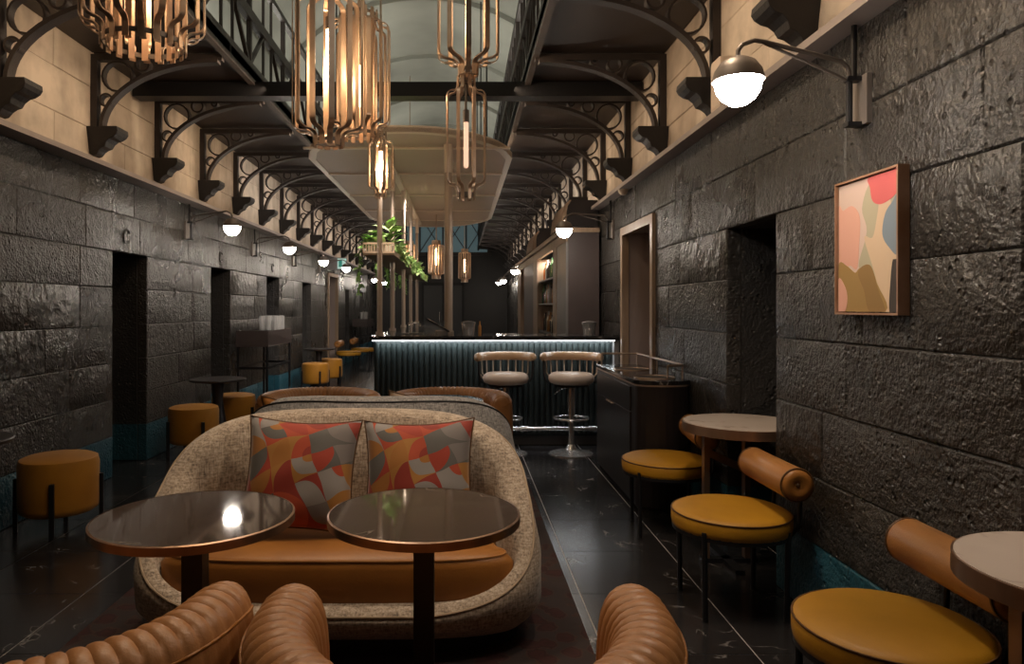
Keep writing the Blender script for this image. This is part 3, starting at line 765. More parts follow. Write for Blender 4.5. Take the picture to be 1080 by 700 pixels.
dl = obj('cupboard_door', B().box(-.012, 0, .12, 1.32, .06, .65), 'cabinet', ct, bevel=.002); obj('brass_pull', hb, 'brass', dl)
rp = [(.03, 1.32, .985), (.34, 1.32, .985), (.34, .42, .985), (.34, .06, .985), (.22, .0, .985)]
obj('gallery_rail', B().tube(rp, .009, 8), 'brass', ct, smooth=50)
for p in ((.03, 1.32), (.34, 1.32), (.34, .7), (.34, .06), (.22, 0)): obj('rail_post', B().cyl((p[0], p[1], .89), (p[0], p[1], .985), .006, n=8), 'brass', ct)

# ------------------------------------------------------------------ roll-back stools
st = thing('roll_back_stool', 'mustard stool with tan roll back, middle of the three on the right', 'stool', (1.255, 3.30, 0), 0, 'roll-back stools along the right wall')
obj('seat', B().lathe([(.001, .365), (.248, .365), (.262, .372), (.266, .39), (.266, .432), (.260, .443), (.238, .455), (.12, .463), (.001, .465)], 40), 'mustard', st, smooth=60)
obj('seat_piping', B().tube([(.2635*cos(2*pi*k/40), .2635*sin(2*pi*k/40), .440) for k in range(40)], .004, 6, True), 'piping', st, smooth=60)
obj('seat_ring', B().lathe([(.235, .355), (.262, .355), (.262, .376), (.235, .376), (.235, .355)], 36), 'steel', st, smooth=30)
for a in (45, 135, 225, 315):
    x, y = .253*cos(radians(a)), .253*sin(radians(a))
    obj('leg', B().cyl((x, y, 0), (x*1.03, y*1.03, .395), .012, n=10), 'steel', st, smooth=50)
for y in (-.13, .13): obj('back_post', B().tube([(.215, y*1.0, .36), (.255, y, .40), (.262, y, .52), (.215, y, .615)], .010, 8), 'steel', st, smooth=50)
rl = obj('back_roll', B().cyl((.2, -.235, .615), (.2, .235, .615), .073, n=28), 'tanroll', st, smooth=50, bevel=.012)
for s in (-1, 1):
    obj('roll_cap', B().lathe([(.001, .0), (.012, .006), (.04, .016), (.06, .012), (.066, .0)], 20), 'seatleather', rl, smooth=60)
    c = rl.children[-1]; c.location = (.2, s*.234, .615); c.rotation_euler = (-s*pi/2, 0, 0)
    c2 = obj('cap_button', B().lathe([(.001, .012), (.008, .010), (.010, .004)], 12), 'piping', rl, smooth=60); c2.location = c.location; c2.rotation_euler = c.rotation_euler
    obj('cap_piping', B().tube([(.2+.0715*cos(2*pi*k/28), s*.231, .615+.0715*sin(2*pi*k/28)) for k in range(28)], .004, 6, True), 'piping', rl, smooth=60)
dup(st, (1.275, 4.42, 0), radians(-6), 'mustard stool with tan roll back, beside the black service cabinet')
dup(st, (1.275, 2.11, 0), radians(0), 'mustard stool with tan roll back, nearest one at bottom right')
dup(st, (-2.42, 15.3, 0), pi, 'small mustard roll-back stool far along left wall, nearer of two', 'roll-back stools far along left wall')
dup(st, (-2.3, 16.6, 0), pi, 'small mustard roll-back stool far along left wall, farther of two', 'roll-back stools far along left wall')

# marble bistro tables by the right wall
mt = thing('bistro_table', 'pale marble round table in the doorway between two mustard stools', 'table', (1.535, 3.865, 0), 0, 'marble bistro tables')
def bistro(t, R):
    obj('marble_top', B().lathe([(.001, .71), (R-.006, .71), (R-.006, .762), (.001, .762)], 48), 'palemarble', t, smooth=30)
    obj('edge_band', B().lathe([(R-.006, .712), (R, .712), (R, .76), (R-.006, .76)], 48), 'bronze', t, smooth=30)
    for x in (-.2, .02): obj('leg', B().box(x-.015, x+.015, -.02, .02, .02, .71), 'bronze', t)
    obj('stretcher', B().obox((-.2, 0, .60), (.02, 0, .50), .04, .03), 'bronze', t)
    obj('foot_bar', B().box(-.23, .06, -.025, .025, 0, .025), 'steel', t); obj('foot_bar', B().box(-.09-.025, -.09+.025, -.2, .2, 0, .025), 'steel', t)
bistro(mt, .315)
mt2 = thing('bistro_table', 'pale marble round table at the lower right edge of the photo', 'table', (1.52, 1.67, 0), 0, 'marble bistro tables')
bistro(mt2, .303)

# ------------------------------------------------------------------ drum stools and pedestal tables by the left wall
ds = thing('drum_stool', 'ochre velvet drum stool with black legs, nearest one on the left', 'stool', (-2.52, 4.45, 0), 0, 'drum stools along the left wall')
obj('drum', B().lathe([(.001, .115), (.20, .115), (.222, .13), (.228, .16), (.228, .41), (.22, .445), (.19, .458), (.001, .463)], 40), 'ochre', ds, smooth=50)
for a in (20, 110, 200, 290):
    x, y = .238*cos(radians(a)), .238*sin(radians(a))
    l = obj('leg', B().box(-.012, .012, -.014, .014, 0, .33), 'steel', ds, bevel=.003); l.location = (x, y, 0); l.rotation_euler = (0, 0, radians(a))
for i, (x, y, a, lab) in enumerate(((-2.53, 6.72, 20, 'ochre velvet drum stool, second along the left wall, before pedestal table'), (-2.44, 7.62, 50, 'ochre velvet drum stool just behind the black pedestal table'),
                         (-2.46, 12.0, 10, 'ochre velvet drum stool far along left wall, nearer of pair'), (-2.4, 13.0, 40, 'ochre velvet drum stool far along left wall, farther of pair'))):
    dup(ds, (x, y, 0), radians(a), lab)
pt = thing('pedestal_table', 'low black pedestal table between two ochre drum stools', 'table', (-2.45, 7.15, 0), 0, 'black pedestal tables on the left')
obj('table_top', B().lathe([(.001, .625), (.15, .63), (.27, .65), (.275, .665), (.27, .672), (.001, .672)], 36), 'cabinet', pt, smooth=40)
obj('pedestal', B().lathe([(.001, .0), (.15, .0), (.155, .02), (.09, .2), (.05, .45), (.06, .63), (.001, .63)], 24), 'cabinet', pt, smooth=60)
dup(pt, (-2.73, 3.83, 0), 0, 'low black pedestal table cut by the left edge of the photo')
dup(pt, (-2.5, 12.5, 0), 0, 'low black pedestal table far along left wall by last drum stools')

# tray stands with glasses
ts = thing('tray_stand', 'black tray stand with tumblers against the left wall', 'stand', (-2.59, 9.4, 0))
b = B(); b.box(-.2, .2, -.6, .6, .90, .92); b.box(-.2, -.185, -.6, .6, .92, 1.10); b.box(.185, .2, -.6, .6, .92, 1.10); b.box(-.185, .185, -.6, -.585, .92, 1.10); b.box(-.185, .185, .585, .6, .92, 1.10)
obj('tray_box', b, 'mauve', ts, bevel=.004)
obj('tray_lid', B().box(-.185, .185, -.58, .58, 1.06, 1.09), 'black', ts)
for x in (-.18, .18):
    for y in (-.58, .58): obj('leg', B().box(x-.012, x+.012, y-.012, y+.012, 0, .9), 'steel', ts)
for y in (-.58, .58): obj('stretcher', B().box(-.17, .17, y-.01, y+.01, .62, .65), 'steel', ts)
for x in (-.18, .18): obj('stretcher', B().box(x-.01, x+.01, -.57, .57, .62, .65), 'steel', ts)
dup(ts, (-2.60, 18.9, 0), 0, 'black tray stand far along the left wall')
gl = mesh_of('tumbler', B().lathe([(.001, 0), (.033, 0), (.037, .19), (.034, .19), (.030, .012), (.001, .012)], 9), M['glass'])
k = 0
for j, (ox, oy, oz) in enumerate(((-2.59, 9.4, 1.09), (-2.60, 18.9, 1.09))):
    for iy in range(4):
        for ix in range(3 if j == 0 else 2):
            o = link('tumbler', gl, None, (ox-.06+.09*ix, oy+.05+.115*iy, oz))
            tag(o, 'tall clear tumbler, %s of the %s row on the %s black tray stand' % ((('left', 'middle', 'right') if j == 0 else ('left', 'right'))[ix], ORD[iy], 'nearer' if j == 0 else 'farther'), 'glass', 'tumblers on the %s tray stand' % ('nearer' if j == 0 else 'farther'))

# ------------------------------------------------------------------ rug, sofas
tag(obj('rug', B().box(-1.61, .53, .9, 6.1, .0, .012), 'rug'), 'dark red patterned rug under the sofas and tan chairs', 'rug')

def sofa(name, label, fabric, loc, rz):
    t = thing(name, label, 'sofa', loc, rz)
    a_, yc = .865, .42
    NT = 96
    def P(th, off=0):
        c, s = cos(th), sin(th)
        n, bb_ = (2.0, .53) if s > 0 else (3.6, .42); k = 2/n
        return Vector(((a_-off)*abs(c)**k*(1 if c >= 0 else -1), yc+(bb_-off)*abs(s)**k*(1 if s >= 0 else -1), 0))
    def H(y):
        u = max(0, min(1, (y-.005)/.93)); return .21+.67*(1-(1-u)**1.8)
    rings = []; pipe = []; inner = []
    for i in range(NT):
        th = 2*pi*i/NT
        p = P(th); y = p.y; n, b_ = (2.0, .53) if sin(th) > 0 else (3.6, .42); h = H(y); u = max(0, min(1, y/.95))
        cen = Vector((p.x*.72, yc, 0)); nrm = (p-Vector((p.x*.55, yc+(y-yc)*.4, 0)))
        nrm = Vector((p.x/a_**2*abs(p.x/a_)**(n-2), (y-yc)/b_**2*abs((y-yc)/b_)**(n-2), 0)).normalized()
        f = smooth01((-nrm.y+.1)/1.1); bk_ = smooth01((nrm.y)/1.0)
        ib = .215*(1-f)*(1-bk_)+.11*f+.33*bk_; it = min(.16, ib*.62)
        sh = h-.10
        def Q(o, z): q = p-nrm*(o+.12*max(0, (z-.25)/.63)**1.1); return (q.x, q.y, z)
        prof = [(.10, .06), (.055, .10), (.015, .10+.3*sh*.6), (.0, .10+sh*.62), (.004, h-.035), (.022, h-.010), (.055, h), (it*.75, h-.006), (it, h-.03), (it+(ib-it)*.35, .2+(h-.23)*.68), (it+(ib-it)*.8, .2+(h-.2)*.3), (ib+.02, .16)]
        rings.append([Q(o_, z) for o_, z in prof])
        pipe.append(Q(.008, h-.024)); inner.append((ib, nrm.copy(), p.copy()))
    obj('shell', B().loft(rings, False, False, True), fabric, t, smooth=70)
    obj('shell_piping', B().tube(pipe, .005, 6, True), 'lightpiping' if fabric == 'tweed' else 'steel', t, smooth=60)
    # seat cushion follows the inner line
    cr = []
    for sc, z in ((1.0, .16), (1.03, .24), (1.03, .33), (.985, .362), (.93, .375), (.5, .388), (.02, .39)):
        ring = []
        for ib, nr, p in inner:
            q = p-nr*ib; c = Vector((0, yc-.03, 0)); q = c+(q-c)*sc; ring.append((q.x, q.y, z))
        cr.append(ring)
    obj('seat_cushion', B().loft(cr, True), 'seatleather', t, smooth=60)
    obj('seat_piping', B().tube([r for r in cr[3]], .005, 6, True), 'tanroll', t, smooth=60)
    base = [(P(2*pi*i/48, .11)) for i in range(48)]
    obj('base_plinth', B().loft([[(q.x, q.y, z) for q in base] for z in (.0, .07)], True, True), 'black', t)
    return t
SX = -.507
sofa('loveseat', 'oatmeal tweed curved loveseat with orange leather seat facing the camera', 'tweed', (SX, 2.70, .012), 0)
sofa('loveseat', 'grey tweed loveseat back to back behind the oatmeal one', 'tweedgrey', (SX+.02, 4.70, .012), pi)

def pillow(label, loc, rx, rz, ry=0, size=.5, group='print pillows', m='print'):
    b = B(); n = 22; S = size/2
    def pt(u, v, s):
        e = (1-abs(u)**2.6)*(1-abs(v)**2.6)
        pin = 1-.11*(1-abs(v)**2)*abs(u)**3
        pin2 = 1-.11*(1-abs(u)**2)*abs(v)**3
        w = noise.noise(Vector((u*2.2+loc[0]*3, v*2.2, s*1.7)))*.012*e
        return (S*u*pin, s*(.085*e**.62+w), S*v*pin2)
    for s in (1, -1):
        g = [pt(-1+2*i/n, -1+2*j/n, s) for j in range(n+1) for i in range(n+1)]
        b.add(g, [(j*(n+1)+i, j*(n+1)+i+1, (j+1)*(n+1)+i+1, (j+1)*(n+1)+i) for j in range(n) for i in range(n)])
    o = obj('pillow', b, m, None, smooth=80); o.location = loc; o.rotation_euler = (rx, ry, rz)
    tag(o, label, 'pillow', group)
    ed = [(-1+2*i/n, -1) for i in range(n)]+[(1, -1+2*i/n) for i in range(n)]+[(1-2*i/n, 1) for i in range(n)]+[(-1, 1-2*i/n) for i in range(n)]
    obj('pillow_piping', B().tube([Vector(pt(u, v, 0)) for u, v in ed], .004, 5, True), 'piping', o, smooth=60)
    return o
pillow('red, orange and grey print pillow on the left of the tweed sofa', (-.70, 3.10, .655), radians(-21), radians(3), radians(3))
pillow('red, orange and grey print pillow on the right of the tweed sofa', (-.185, 3.12, .645), radians(-21), radians(-3), radians(-2))
pillow('brown pillow with its corner above the grey sofa back, left side', (-.93, 4.12, .645), radians(22), radians(-10), radians(6), .46, 'pillows on the grey sofa', 'seatleather')
pillow('dark pillow with its corner above the grey sofa back, right side', (-.22, 4.14, .67), radians(22), radians(6), radians(8), .46, 'pillows on the grey sofa', 'wood')

# round tables
tt = thing('round_table', 'round brown marble table with bronze edge, left of the two', 'table', (-.82, 2.19, .012), 0, 'round tables by the sofas')
obj('marble_top', B().lathe([(.001, .705), (.294, .705), (.294, .73), (.001, .73)], 64), 'tabletop', tt, smooth=30)
obj('edge_band', B().lathe([(.2935, .704), (.300, .704), (.300, .7285), (.2935, .731)], 64), 'bronze', tt, smooth=30)
obj('leg', B().box(-.032, .032, -.032, .032, .01, .705), 'steel', tt, bevel=.003)
obj('base_disc', B().lathe([(.001, 0), (.2, 0), (.2, .01), (.19, .014), (.001, .014)], 36), 'steel', tt, smooth=30)
dup(tt, (-.115, 2.225, .012), 0, 'round brown marble table with bronze edge, right of the two')
dup(tt, (-.14, 4.95, .012), 0, 'round marble table between the grey sofa and far tan chairs')

# ------------------------------------------------------------------ channel-back tub chairs
def tub():
    t = thing('tub_chair', '', 'armchair', (0, 0, .012), 0, 'tan channel-back tub chairs')
    R = .40; fl = .036; LA = .16; tot = pi*R+2*LA; NF = int(tot/fl); NS = NF*6
    sec = [(.085, .08), (.098, .25), (.102, .45), (.100, .58), (.092, .645), (.070, .685), (.030, .706), (-.015, .707), (-.058, .688), (-.085, .645), (-.096, .57), (-.097, .45), (-.088, .30)]
    nrm2 = [(1,0),(1,0),(1,0),(1,.1),(.9,.4),(.6,.8),(.2,1),(-.1,1),(-.6,.8),(-.9,.4),(-1,.1),(-1,0),(-1,0)]
    def refine(P_):
        o = []
        for q in range(len(P_)-1):
            p0, p1, p2, p3 = P_[max(q-1, 0)], P_[q], P_[q+1], P_[min(q+2, len(P_)-1)]
            for tt_ in (0, .5): o.append(tuple(.5*(2*p1[j]+(p2[j]-p0[j])*tt_+(2*p0[j]-5*p1[j]+4*p2[j]-p3[j])*tt_**2+(3*p1[j]-p0[j]-3*p2[j]+p3[j])*tt_**3) for j in (0, 1)))
        return o+[P_[-1]]
    sec = [(a*.88, z) for a, z in sec]
    sec, nrm2 = refine(sec), refine(nrm2)
    rings = []; pipe = []
    for i in range(NS+1):
        s = -tot/2+tot*i/NS
        if abs(s) <= pi*R/2: a = s/R; p = Vector((R*sin(a), -R*cos(a), 0)); nr = Vector((sin(a), -cos(a), 0))
        else: sg = 1 if s > 0 else -1; p = Vector((sg*R, abs(s)-pi*R/2, 0)); nr = Vector((sg, 0, 0))
        tip = max(0, (abs(s)-(tot/2-.11))/.11); k = sqrt(max(0.0, 1-tip**2.3)); k = max(k, .05)
        hz = 1-.05*tip**3
        d = abs(sin(pi*i/6))**.42
        ring = []
        for (o_, z), (nx_, nz_) in zip(sec, nrm2):
            if tip > 0: o_ *= k
            am = .0058*(1 if nx_ < .75 else .5)
            z2 = z*hz if z > .3 else z
            q = p+nr*(o_+am*(d-.6)*nx_*k); ring.append((q.x, q.y, z2+am*(d-.6)*nz_))
        rings.append(ring); q = p+nr*(.080*k); pipe.append((q.x, q.y, .652*hz))
    obj('channel_back', B().loft(rings, True, True), 'tan', t, smooth=50)
    obj('back_piping', B().tube(pipe, .0035, 6), 'seatleather', t, smooth=60)
    obj('seat_cushion', B().lathe([(.001, .2), (.27, .2), (.295, .22), (.30, .33), (.28, .36), (.2, .375), (.001, .38)], 36), 'tan', t, smooth=50)
    obj('seat_base', B().lathe([(.001, .05), (.34, .05), (.36, .07), (.36, .21), (.001, .21)], 36), 'tan', t, smooth=40)
    for x, y in ((.25, .2), (-.25, .2), (.25, -.25), (-.25, -.25)): obj('foot', B().cyl((x, y, 0), (x, y, .06), .018, n=10), 'bronze', t, smooth=40)
    return t
tc = tub(); tc.location = (.005, 1.60, .012); tc['label'] = 'tan channel-back tub chair in the centre foreground, back to camera'
dup(tc, (-.985, 1.68, .012), radians(-9), 'tan channel-back tub chair at the lower left corner, back to camera')
dup(tc, (-1.10, 5.55, .012), pi, 'tan channel-back tub chair behind the sofas, left of the far pair')
dup(tc, (-.085, 5.55, .012), pi-.05, 'tan channel-back tub chair behind the sofas, right of the far pair')

# ------------------------------------------------------------------ wall sconces
VZ = 6.55
SCONCE = {}
def sconce(xw, d, y, dx, dy, label, group):
    """xw wall plane, lamp hangs at (xw+dx, y+dy); z base 2.09"""
    key = (d, round(dx, 2), round(dy, 2))
    if key in SCONCE: return dup(SCONCE[key], (xw, y, 2.09), 0, label)
    t = thing('wall_sconce', label, 'wall lamp', (xw, y, 2.09), 0, group); SCONCE[key] = t
    px = d*.06
    obj('wall_plate', B().box(*sorted((0, d*.02)), -.05, .05, .0, .19), 'shade', t)
    obj('pivot', B().cyl((px, 0, 0), (px, 0, .19), .012, n=10).box(*sorted((0, px+d*.015)), -.018, .018, -.005, .012).box(*sorted((0, px+d*.015)), -.018, .018, .17, .187), 'steel', t)
    v = Vector((dx-px, dy, 0)); L_ = v.length; v.normalize()
    def A(s, z): return (px+v.x*s, v.y*s, z)
    obj('arm', B().tube([A(0, .17), A(0, .205), A(.015, .228), A(.05, .242), A(.12, .245), A(L_-.13, .252), A(L_-.08, .25), A(L_-.02, .225), A(L_, .20), A(L_, .17)], .0085, 8), 'shade', t, smooth=60)
    obj('strut', B().tube([A(.01, .175), A(L_-.13, .247)], .006, 6), 'shade', t)
    obj('conduit', B().cyl((d*.025, .03, .19), (d*.025, .03, .40), .011, n=8), 'steel', t)
    sh = B().lathe([(.012, .176), (.035, .172), (.06, .158), (.080, .130), (.090, .092), (.087, .092), (.077, .128), (.03, .166)], 24)
    o = obj('shade', sh, 'shade', t, smooth=50); o.location = (dx, dy, 0)
    o = obj('globe', B().lathe([(.001, .004), (.03, .010), (.058, .030), (.076, .060), (.082, .095), (.001, .097)], 24), 'globe', t, smooth=50); o.location = (dx, dy, 0)
    return t
for i, (y, dx, dy) in enumerate(((7.35, .60, -.37), (9.69, .58, -.29), (12.0, .52, .05), (14.3, .58, -.25), (19.7, .45, 0), (21.9, .48, 0))):
    sconce(XL, 1, y, dx, dy, 'dome wall lamp on a swing arm, %s from the camera on left wall' % ORD[i], 'dome wall lamps')
for i, (y, dx, dy) in enumerate(((2.757, -.59, -.25), (7.29, -.52, -.09), (15.2, -.42, -.1), (20.4, -.34, 0), (21.9, -.40, 0))):
    sconce(XR, -1, y, dx, dy, 'dome wall lamp on a swing arm, %s from the camera on right wall' % ORD[i], 'dome wall lamps')

# ------------------------------------------------------------------ cage chandeliers
def chand(loc, R, rb, Lh, n, label, inner=0, w=.026, stem=None, bulb_z=None, bl=.3, lampw=9):
    t = thing('cage_pendant', label, 'pendant lamp', loc, 0, 'brass cage pendants')
    def strip(R_, rb_, z0, z1, drop):
        pts = [(rb_, z0), (rb_, z0+.05)]
        rm = (R_+rb_)/2; zb = z0+.05; zm = zb+drop*.5
        pts += [(rm-(rm-rb_)*cos(pi/2*k/6), zb+drop*.5*sin(pi/2*k/6)) for k in range(1, 7)]
        pts += [(R_-(R_-rm)*(1-sin(pi/2*k/6)), zb+drop-drop*.5*cos(pi/2*k/6)) for k in range(1, 7)]
        top = [(r, z1-(z-z0)) for r, z in pts]
        return pts+[(R_, z0+.05+drop+.03)]+[(R_, z1-(.05+drop+.03))]+top[::-1]
    def strip_b(pts, th=.005):
        rr = []
        for i, (r, z) in enumerate(pts):
            a = Vector(pts[max(0, i-1)]); c = Vector(pts[min(len(pts)-1, i+1)]); d_ = (c-a).normalized(); nn = Vector((d_.y, -d_.x))*th/2
            rr.append([(r+nn.x, -w/2, z+nn.y), (r+nn.x, w/2, z+nn.y), (r-nn.x, w/2, z-nn.y), (r-nn.x, -w/2, z-nn.y)])
        return B().loft(rr, True, True)
    me = mesh_of('cage_bar', strip_b(strip(R, rb, 0, Lh, .07)), M['brass'], 40)
    for k in range(n):
        o = link('cage_bar', me, t); o.rotation_euler = (0, 0, 2*pi*(k+.5)/n)
    if inner:
        me2 = mesh_of('inner_bar', strip_b([(inner, .0), (inner, Lh-.02)]), M['brass'], 40)
        for k in range(n-2):
            o = link('inner_bar', me2, t); o.rotation_euler = (0, 0, 2*pi*k/(n-2))
    fn = lambda u, v, w_: (u, v, w_)
    for z in (.03, Lh-.03):
        o = obj('cage_ring', B().ring((0, 0), rb-.008, rb-.003, fn, .010, 28), 'shade', t, smooth=40); o.location = (0, 0, z)
    o = obj('top_spider', B().obox((-rb, 0, Lh-.03), (rb, 0, Lh-.03), .012, .012).obox((0, -rb, Lh-.03), (0, rb, Lh-.03), .012, .012), 'brass', t)
    bz = bulb_z if bulb_z is not None else Lh*.35
    obj('socket', B().cyl((0, 0, bz+bl), (0, 0, bz+bl+.07), .018, n=12).cyl((0, 0, bz+bl+.07), (0, 0, Lh-.03), .006, n=8), 'shade', t, smooth=40)
    obj('tube_bulb', B().lathe([(.001, 0), (.010, .004), (.014, .015), (.014, bl), (.001, bl)], 12, (0, 0, bz)), 'bulb' if lampw else 'bulbdim', t, smooth=50)
    if stem == VZ: stem = 4.9+1.75*sqrt(1-((loc[0]-XC)/2.4)**2)
    if lampw:
        d = bpy.data.lights.new('pendant_glow', 'POINT'); d.energy = lampw; d.color = (1, .70, .42); d.shadow_soft_size = .05
        o = bpy.data.objects.new('pendant_glow', d); COL.objects.link(o); o.parent = t; o.location = (0, 0, bz+bl*.5)
    if stem: obj('stem', B().cyl((0, 0, Lh-.03), (0, 0, stem-loc[2]), .009, n=8), 'brass', t)
    return t
chand((-1.34, 3.0, 2.47), .245, .168, .95, 18, 'large brass cage pendant at the upper left corner', inner=.14, stem=6.1, bulb_z=.25, bl=.25)
chand((-.745, 4.0, 2.29), .20, .085, .95, 12, 'tall brass cage pendant in the left cluster, nearest one', stem=VZ, bulb_z=.37, bl=.29, w=.032)
chand((-.64, 4.45, 2.44), .195, .12, .80, 14, 'wide brass cage pendant just right of the tall nearest one', inner=.10, stem=VZ, bulb_z=.2, bl=.26, w=.026)
chand((.042, 4.0, 2.69), .175, .055, .85, 10, 'upper cage of the two-tier brass pendant at centre', bulb_z=.25, bl=.3, stem=VZ, w=.030)
chand((.03, 4.03, 1.995), .115, .052, .70, 8, 'lower narrow cage of the two-tier brass pendant at centre', bulb_z=.18, bl=.26, w=.020, stem=2.72, lampw=0)
chand((-.70, 6.2, 2.34), .112, .05, .58, 8, 'small brass cage pendant hanging below the left cluster', bulb_z=.14, bl=.27, w=.020, stem=VZ)
chand((-.45, 13.0, 1.92), .15, .08, .70, 16, 'far brass cage pendant over the bar, left of pair', stem=3.1, w=.030, bulb_z=.25)
chand((.09, 17.0, 2.0), .15, .08, .80, 16, 'far brass cage pendant over the bar, right of pair', stem=VZ, w=.030, bulb_z=.25)
chand((-1.15, 16.0, 2.2), .15, .08, .70, 16, 'far brass cage pendant behind the hanging plants', stem=VZ, w=.030, bulb_z=.25)

# ------------------------------------------------------------------ planter shelf
ps = thing('planter_shelf', 'long wooden planter shelf hung between the left bar poles', 'shelf', (-.88, 7.6, 1.95))
obj('shelf_board', B().box(-.17, .17, 0, 7.2, 0, .02), 'shelfwood', ps)
for z in (.02, .115): obj('front_rail', B().box(-.17, .17, -.012, .0, z, z+.02), 'shelfwood', ps)
sm = mesh_of('front_slat', B().box(-.006, .006, -.01, -.002, .02, .12), M['shelfwood'])
for k in range(12): link('front_slat', sm, ps, (-.165+.03*k, 0, 0))
for x in (-.17, .16): obj('side_board', B().box(x, x+.01, 0, 7.2, .02, .05), 'shelfwood', ps)
leaf_b = B(); n = 6; L1 = []; 
for k in range(n+1):
    u = k/n; w_ = .5*sin(pi*min(1, u*1.05+.02))**.8*(1-.35*u); zz = -.35*u*u
    L1.append([(u, -w_, zz+.10*w_), (u, 0, zz-.02), (u, w_, zz+.10*w_)])
leaf_b.loft(L1, False)
leafm = {m: mesh_of('leaf', leaf_b, M[m], 60) for m in ('leaf', 'leafdark')}
def leaf_place(parent, loc, yaw, pitch, s, m, bucket=None):
    R_ = Matrix.Translation(loc) @ Matrix.Rotation(yaw, 4, 'Z') @ Matrix.Rotation(pitch, 4, 'Y') @ Matrix.Rotation(random.uniform(-.5, .5), 4, 'X') @ Matrix.Diagonal((s, s*random.uniform(.7, 1), s, 1))
    if bucket is not None: bucket.add([R_ @ Vector(v) for v in leaf_b.v], leaf_b.f)
    else:
        o = link('leaf', leafm[m], parent); o.matrix_local = R_
PL = ['first', 'second', 'third', 'fourth', 'fifth', 'sixth', 'seventh', 'eighth', 'ninth', 'tenth', 'eleventh', 'twelfth']
for i in range(12):
    y = 7.75+.57*i
    m = 'leaf' if i % 2 == 0 else 'leafdark'
    x = -.88+(-.07 if i % 2 else .06)
    if i == 0: x = -.80
    if i == 1: x = -.98; y = 7.85
    t = thing('potted_plant', ('broad-leaved green plant at the front of the planter shelf' if i == 0 else 'trailing fern-like plant at the front left of the planter shelf' if i == 1 else 'leafy green plant on the planter shelf, %s from its front' % PL[i]), 'plant', (x, y, 1.97), 0, 'plants on the planter shelf')
    obj('pot', B().lathe([(.001, 0), (.05, 0), (.065, .09), (.058, .09), (.001, .08)], 14), 'pot', t, smooth=40)
    bucket = None if i < 3 else B()
    big = i == 0
    for k in range(26 if big else 60):
        yaw = random.uniform(0, 2*pi); rad = random.uniform(.0, .05 if i < 1 else .09); z = random.uniform(.06, .28 if big else .2)
        s = random.uniform(.13, .21) if big else random.uniform(.06, .12)
        leaf_place(t, (rad*cos(yaw), rad*sin(yaw), z), yaw, radians(random.uniform(-75, -5)), s, m, bucket)
    # trailing strands on alternate sides
    side = -1 if i % 2 else 1
    stb = B()
    for q in range(2 if not big else 1):
        yy = random.uniform(-.15, .15); x0 = side*.12-(.0); ln = (random.uniform(.02, .09) if side > 0 else random.uniform(.15, .38)) if i != 1 else .45
        stb.tube([(0, yy*.3, .08), (x0*.8, yy, .12), (x0*1.25+0, yy, .02), (x0*1.3, yy*1.1, -ln)], .003, 5)
        for k in range(16):
            f = k/16; zz = .05-(ln+.05)*f
            leaf_place(t, (x0*1.28, yy*1.05+random.uniform(-.02, .02), zz), random.uniform(0, 2*pi), radians(random.uniform(0, 50)), random.uniform(.045, .075), m, bucket)
    obj('stem', stb, 'leafdark', t)
    if bucket is not None: obj('foliage', bucket, m, t, smooth=60)

# ------------------------------------------------------------------ art on the right wall
art = thing('framed_painting', 'abstract painting in pink, ochre and blue with thin wooden frame on right wall', 'painting', (XR, 2.69, 1.355))
AW, AH = .42, .53
# local: u = along wall from far(left) to near(right) edge, v up; face at x=-.035
def AF(u, v, w): return (-w, AW/2-u, v)
def rect(u0, u1, v0, v1): return [(u0, v0), (u1, v0), (u1, v1), (u0, v1)]
for nm, r in (('frame_bar', rect(0, AW, 0, .008)), ('frame_bar', rect(0, AW, AH-.008, AH)), ('frame_bar', rect(0, .008, .008, AH-.008)), ('frame_bar', rect(AW-.008, AW, .008, AH-.008))):
    obj(nm, B().prism(r, AF, .0, .042), M.get('frame') or M.setdefault('frame', mat('frame_wood', (.36, .22, .15), .5, col2=(.24, .12, .06), ns=6)), art)
PC = {'blush': (.60, .46, .40), 'pink': (.66, .36, .28), 'coral': (.62, .13, .13), 'sage': (.42, .38, .27), 'cream': (.60, .45, .31), 'blue': (.20, .25, .30), 'ochre': (.33, .21, .075), 'ochre2': (.27, .165, .06), 'black': (.05, .042, .04)}
PM = {k: mat('paint_'+k, c, .75) for k, c in PC.items()}
obj('canvas', B().prism(rect(.012, AW-.012, .012, AH-.012), AF, .004, .030), PM['blush'], art)
CW, CH = AW-.024, AH-.024
def shape(nm, pts, lay):
    # smooth closed outline through control points (Catmull-Rom)
    out = []; n = len(pts)
    for i in range(n):
        p0, p1, p2, p3 = pts[i-1], pts[i], pts[(i+1) % n], pts[(i+2) % n]
        sharp = len(p1) > 2 and len(p2) > 2
        for k in range(1 if sharp else 5):
            t = k/5
            out.append(tuple(.5*((2*p1[j])+(-p0[j]+p2[j])*t+(2*p0[j]-5*p1[j]+4*p2[j]-p3[j])*t*t+(-p0[j]+3*p1[j]-3*p2[j]+p3[j])*t**3) for j in (0, 1)))
    out = [(.012+CW*max(0, min(1, u)), .012+CH*max(0, min(1, v))) for u, v in out]
    d2 = []
    for q in out:
        if not d2 or (abs(q[0]-d2[-1][0])+abs(q[1]-d2[-1][1])) > 1e-4: d2.append(q)
    obj('paint_shape', B().prism(d2, AF, .0295, .0300+.0004*lay), PM[nm], art)
shape('sage', [(.36, .35), (.5, .6), (.42, .78), (.55, .95), (.75, .86), (1.0, .86), (1.0, .4), (.8, .2), (.55, .3)], 1)
shape('pink', [(0, .33, 1), (.2, .36), (.33, .33), (.37, .5), (.38, .72), (.25, .82), (.08, .8), (0, .82, 1)], 2)
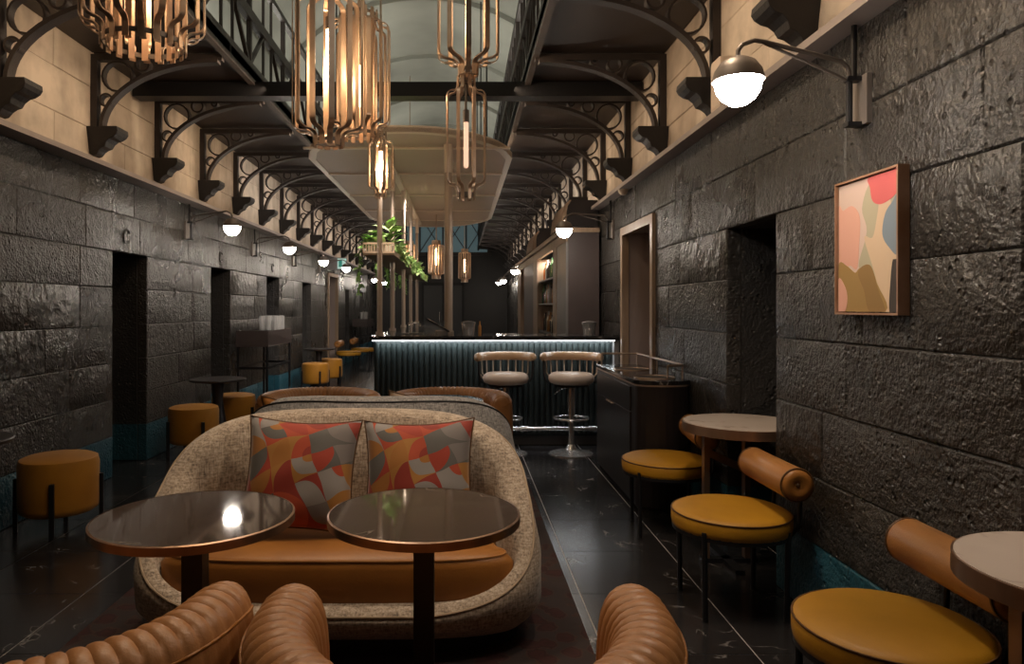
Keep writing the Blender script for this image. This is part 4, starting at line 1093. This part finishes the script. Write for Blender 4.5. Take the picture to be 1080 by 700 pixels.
shape('cream', [(.46, .56), (.6, .55), (.68, .72), (.72, .84), (.84, .86), (.9, .74), (1.0, .62, 1), (1.0, .05, 1), (.88, .0, 1), (.78, 0, 1), (.62, .3)], 3)
shape('ochre', [(0, .0, 1), (.80, 0, 1), (.68, .2), (.55, .34), (.38, .33), (.3, .3), (.15, .36), (0, .37, 1)], 4)
shape('ochre2', [(.55, 0, 1), (.80, 0, 1), (.68, .18), (.57, .34), (.42, .34), (.36, .28), (.46, .16)], 5)
shape('pink', [(0, .0, 1), (.12, .0, 1), (.17, .1), (.12, .2), (0, .26, 1)], 6)
shape('coral', [(.55, 1, 1), (1.0, 1, 1), (1.0, .86, 1), (.88, .80), (.72, .78), (.6, .82), (.56, .92)], 5)
shape('blue', [(1.0, .80, 1), (1.0, .42, 1), (.86, .46), (.76, .56), (.80, .70), (.9, .77)], 6)
shape('black', [(.87, 0, 1), (1.0, 0, 1), (1.0, .37, 1), (.92, .37, 1), (.88, .2)], 6)

# ------------------------------------------------------------------ small fittings
cbx = thing('ledge_box', 'cream casing standing on the right ledge beside the nearest wall lamp', 'box', (1.53, 4.12, 2.525))
obj('casing', B().box(-.055, .055, -.08, .08, 0, .30), 'creambox', cbx, bevel=.02)
obj('keyhole', B().box(-.03, -.015, -.083, -.078, .12, .15), 'black', cbx)
sd = thing('smoke_detector', 'small round smoke detector under the right ledge', 'detector', (1.52, 6.64, 2.47))
obj('dome', B().lathe([(.001, -.03), (.025, -.028), (.04, -.01), (.05, .02), (.001, .02)], 18), 'creambox', sd, smooth=40)
es = thing('exit_sign', 'small lit green and white exit sign above framed doorway at left', 'sign', (XL+.22, 15.15, 2.22))
obj('sign_casing', B().box(-.22, .2, -.03, .03, -.02, .24), 'greypillar', es)
obj('sign_face', B().box(.0, .19, -.036, -.03, 0, .22), 'exit', es); obj('sign_panel', B().box(.03, .10, -.04, -.036, .04, .18), 'exitgreen', es)
for i, y in enumerate((6.05, 8.42, 10.75)):
    b = B().tube([(0, .058*cos(a), .058*sin(a)) for a in [radians(35)+radians(290)*k/24 for k in range(25)]], .008, 6)
    o = obj('cell_mark', b, 'stone', None, smooth=60); o.location = (XL+.002, y, 1.99)
    tag(o, 'raised letter C mark above the %s dark doorway on left wall' % ORD[i], 'letter', 'letter marks above doorways')
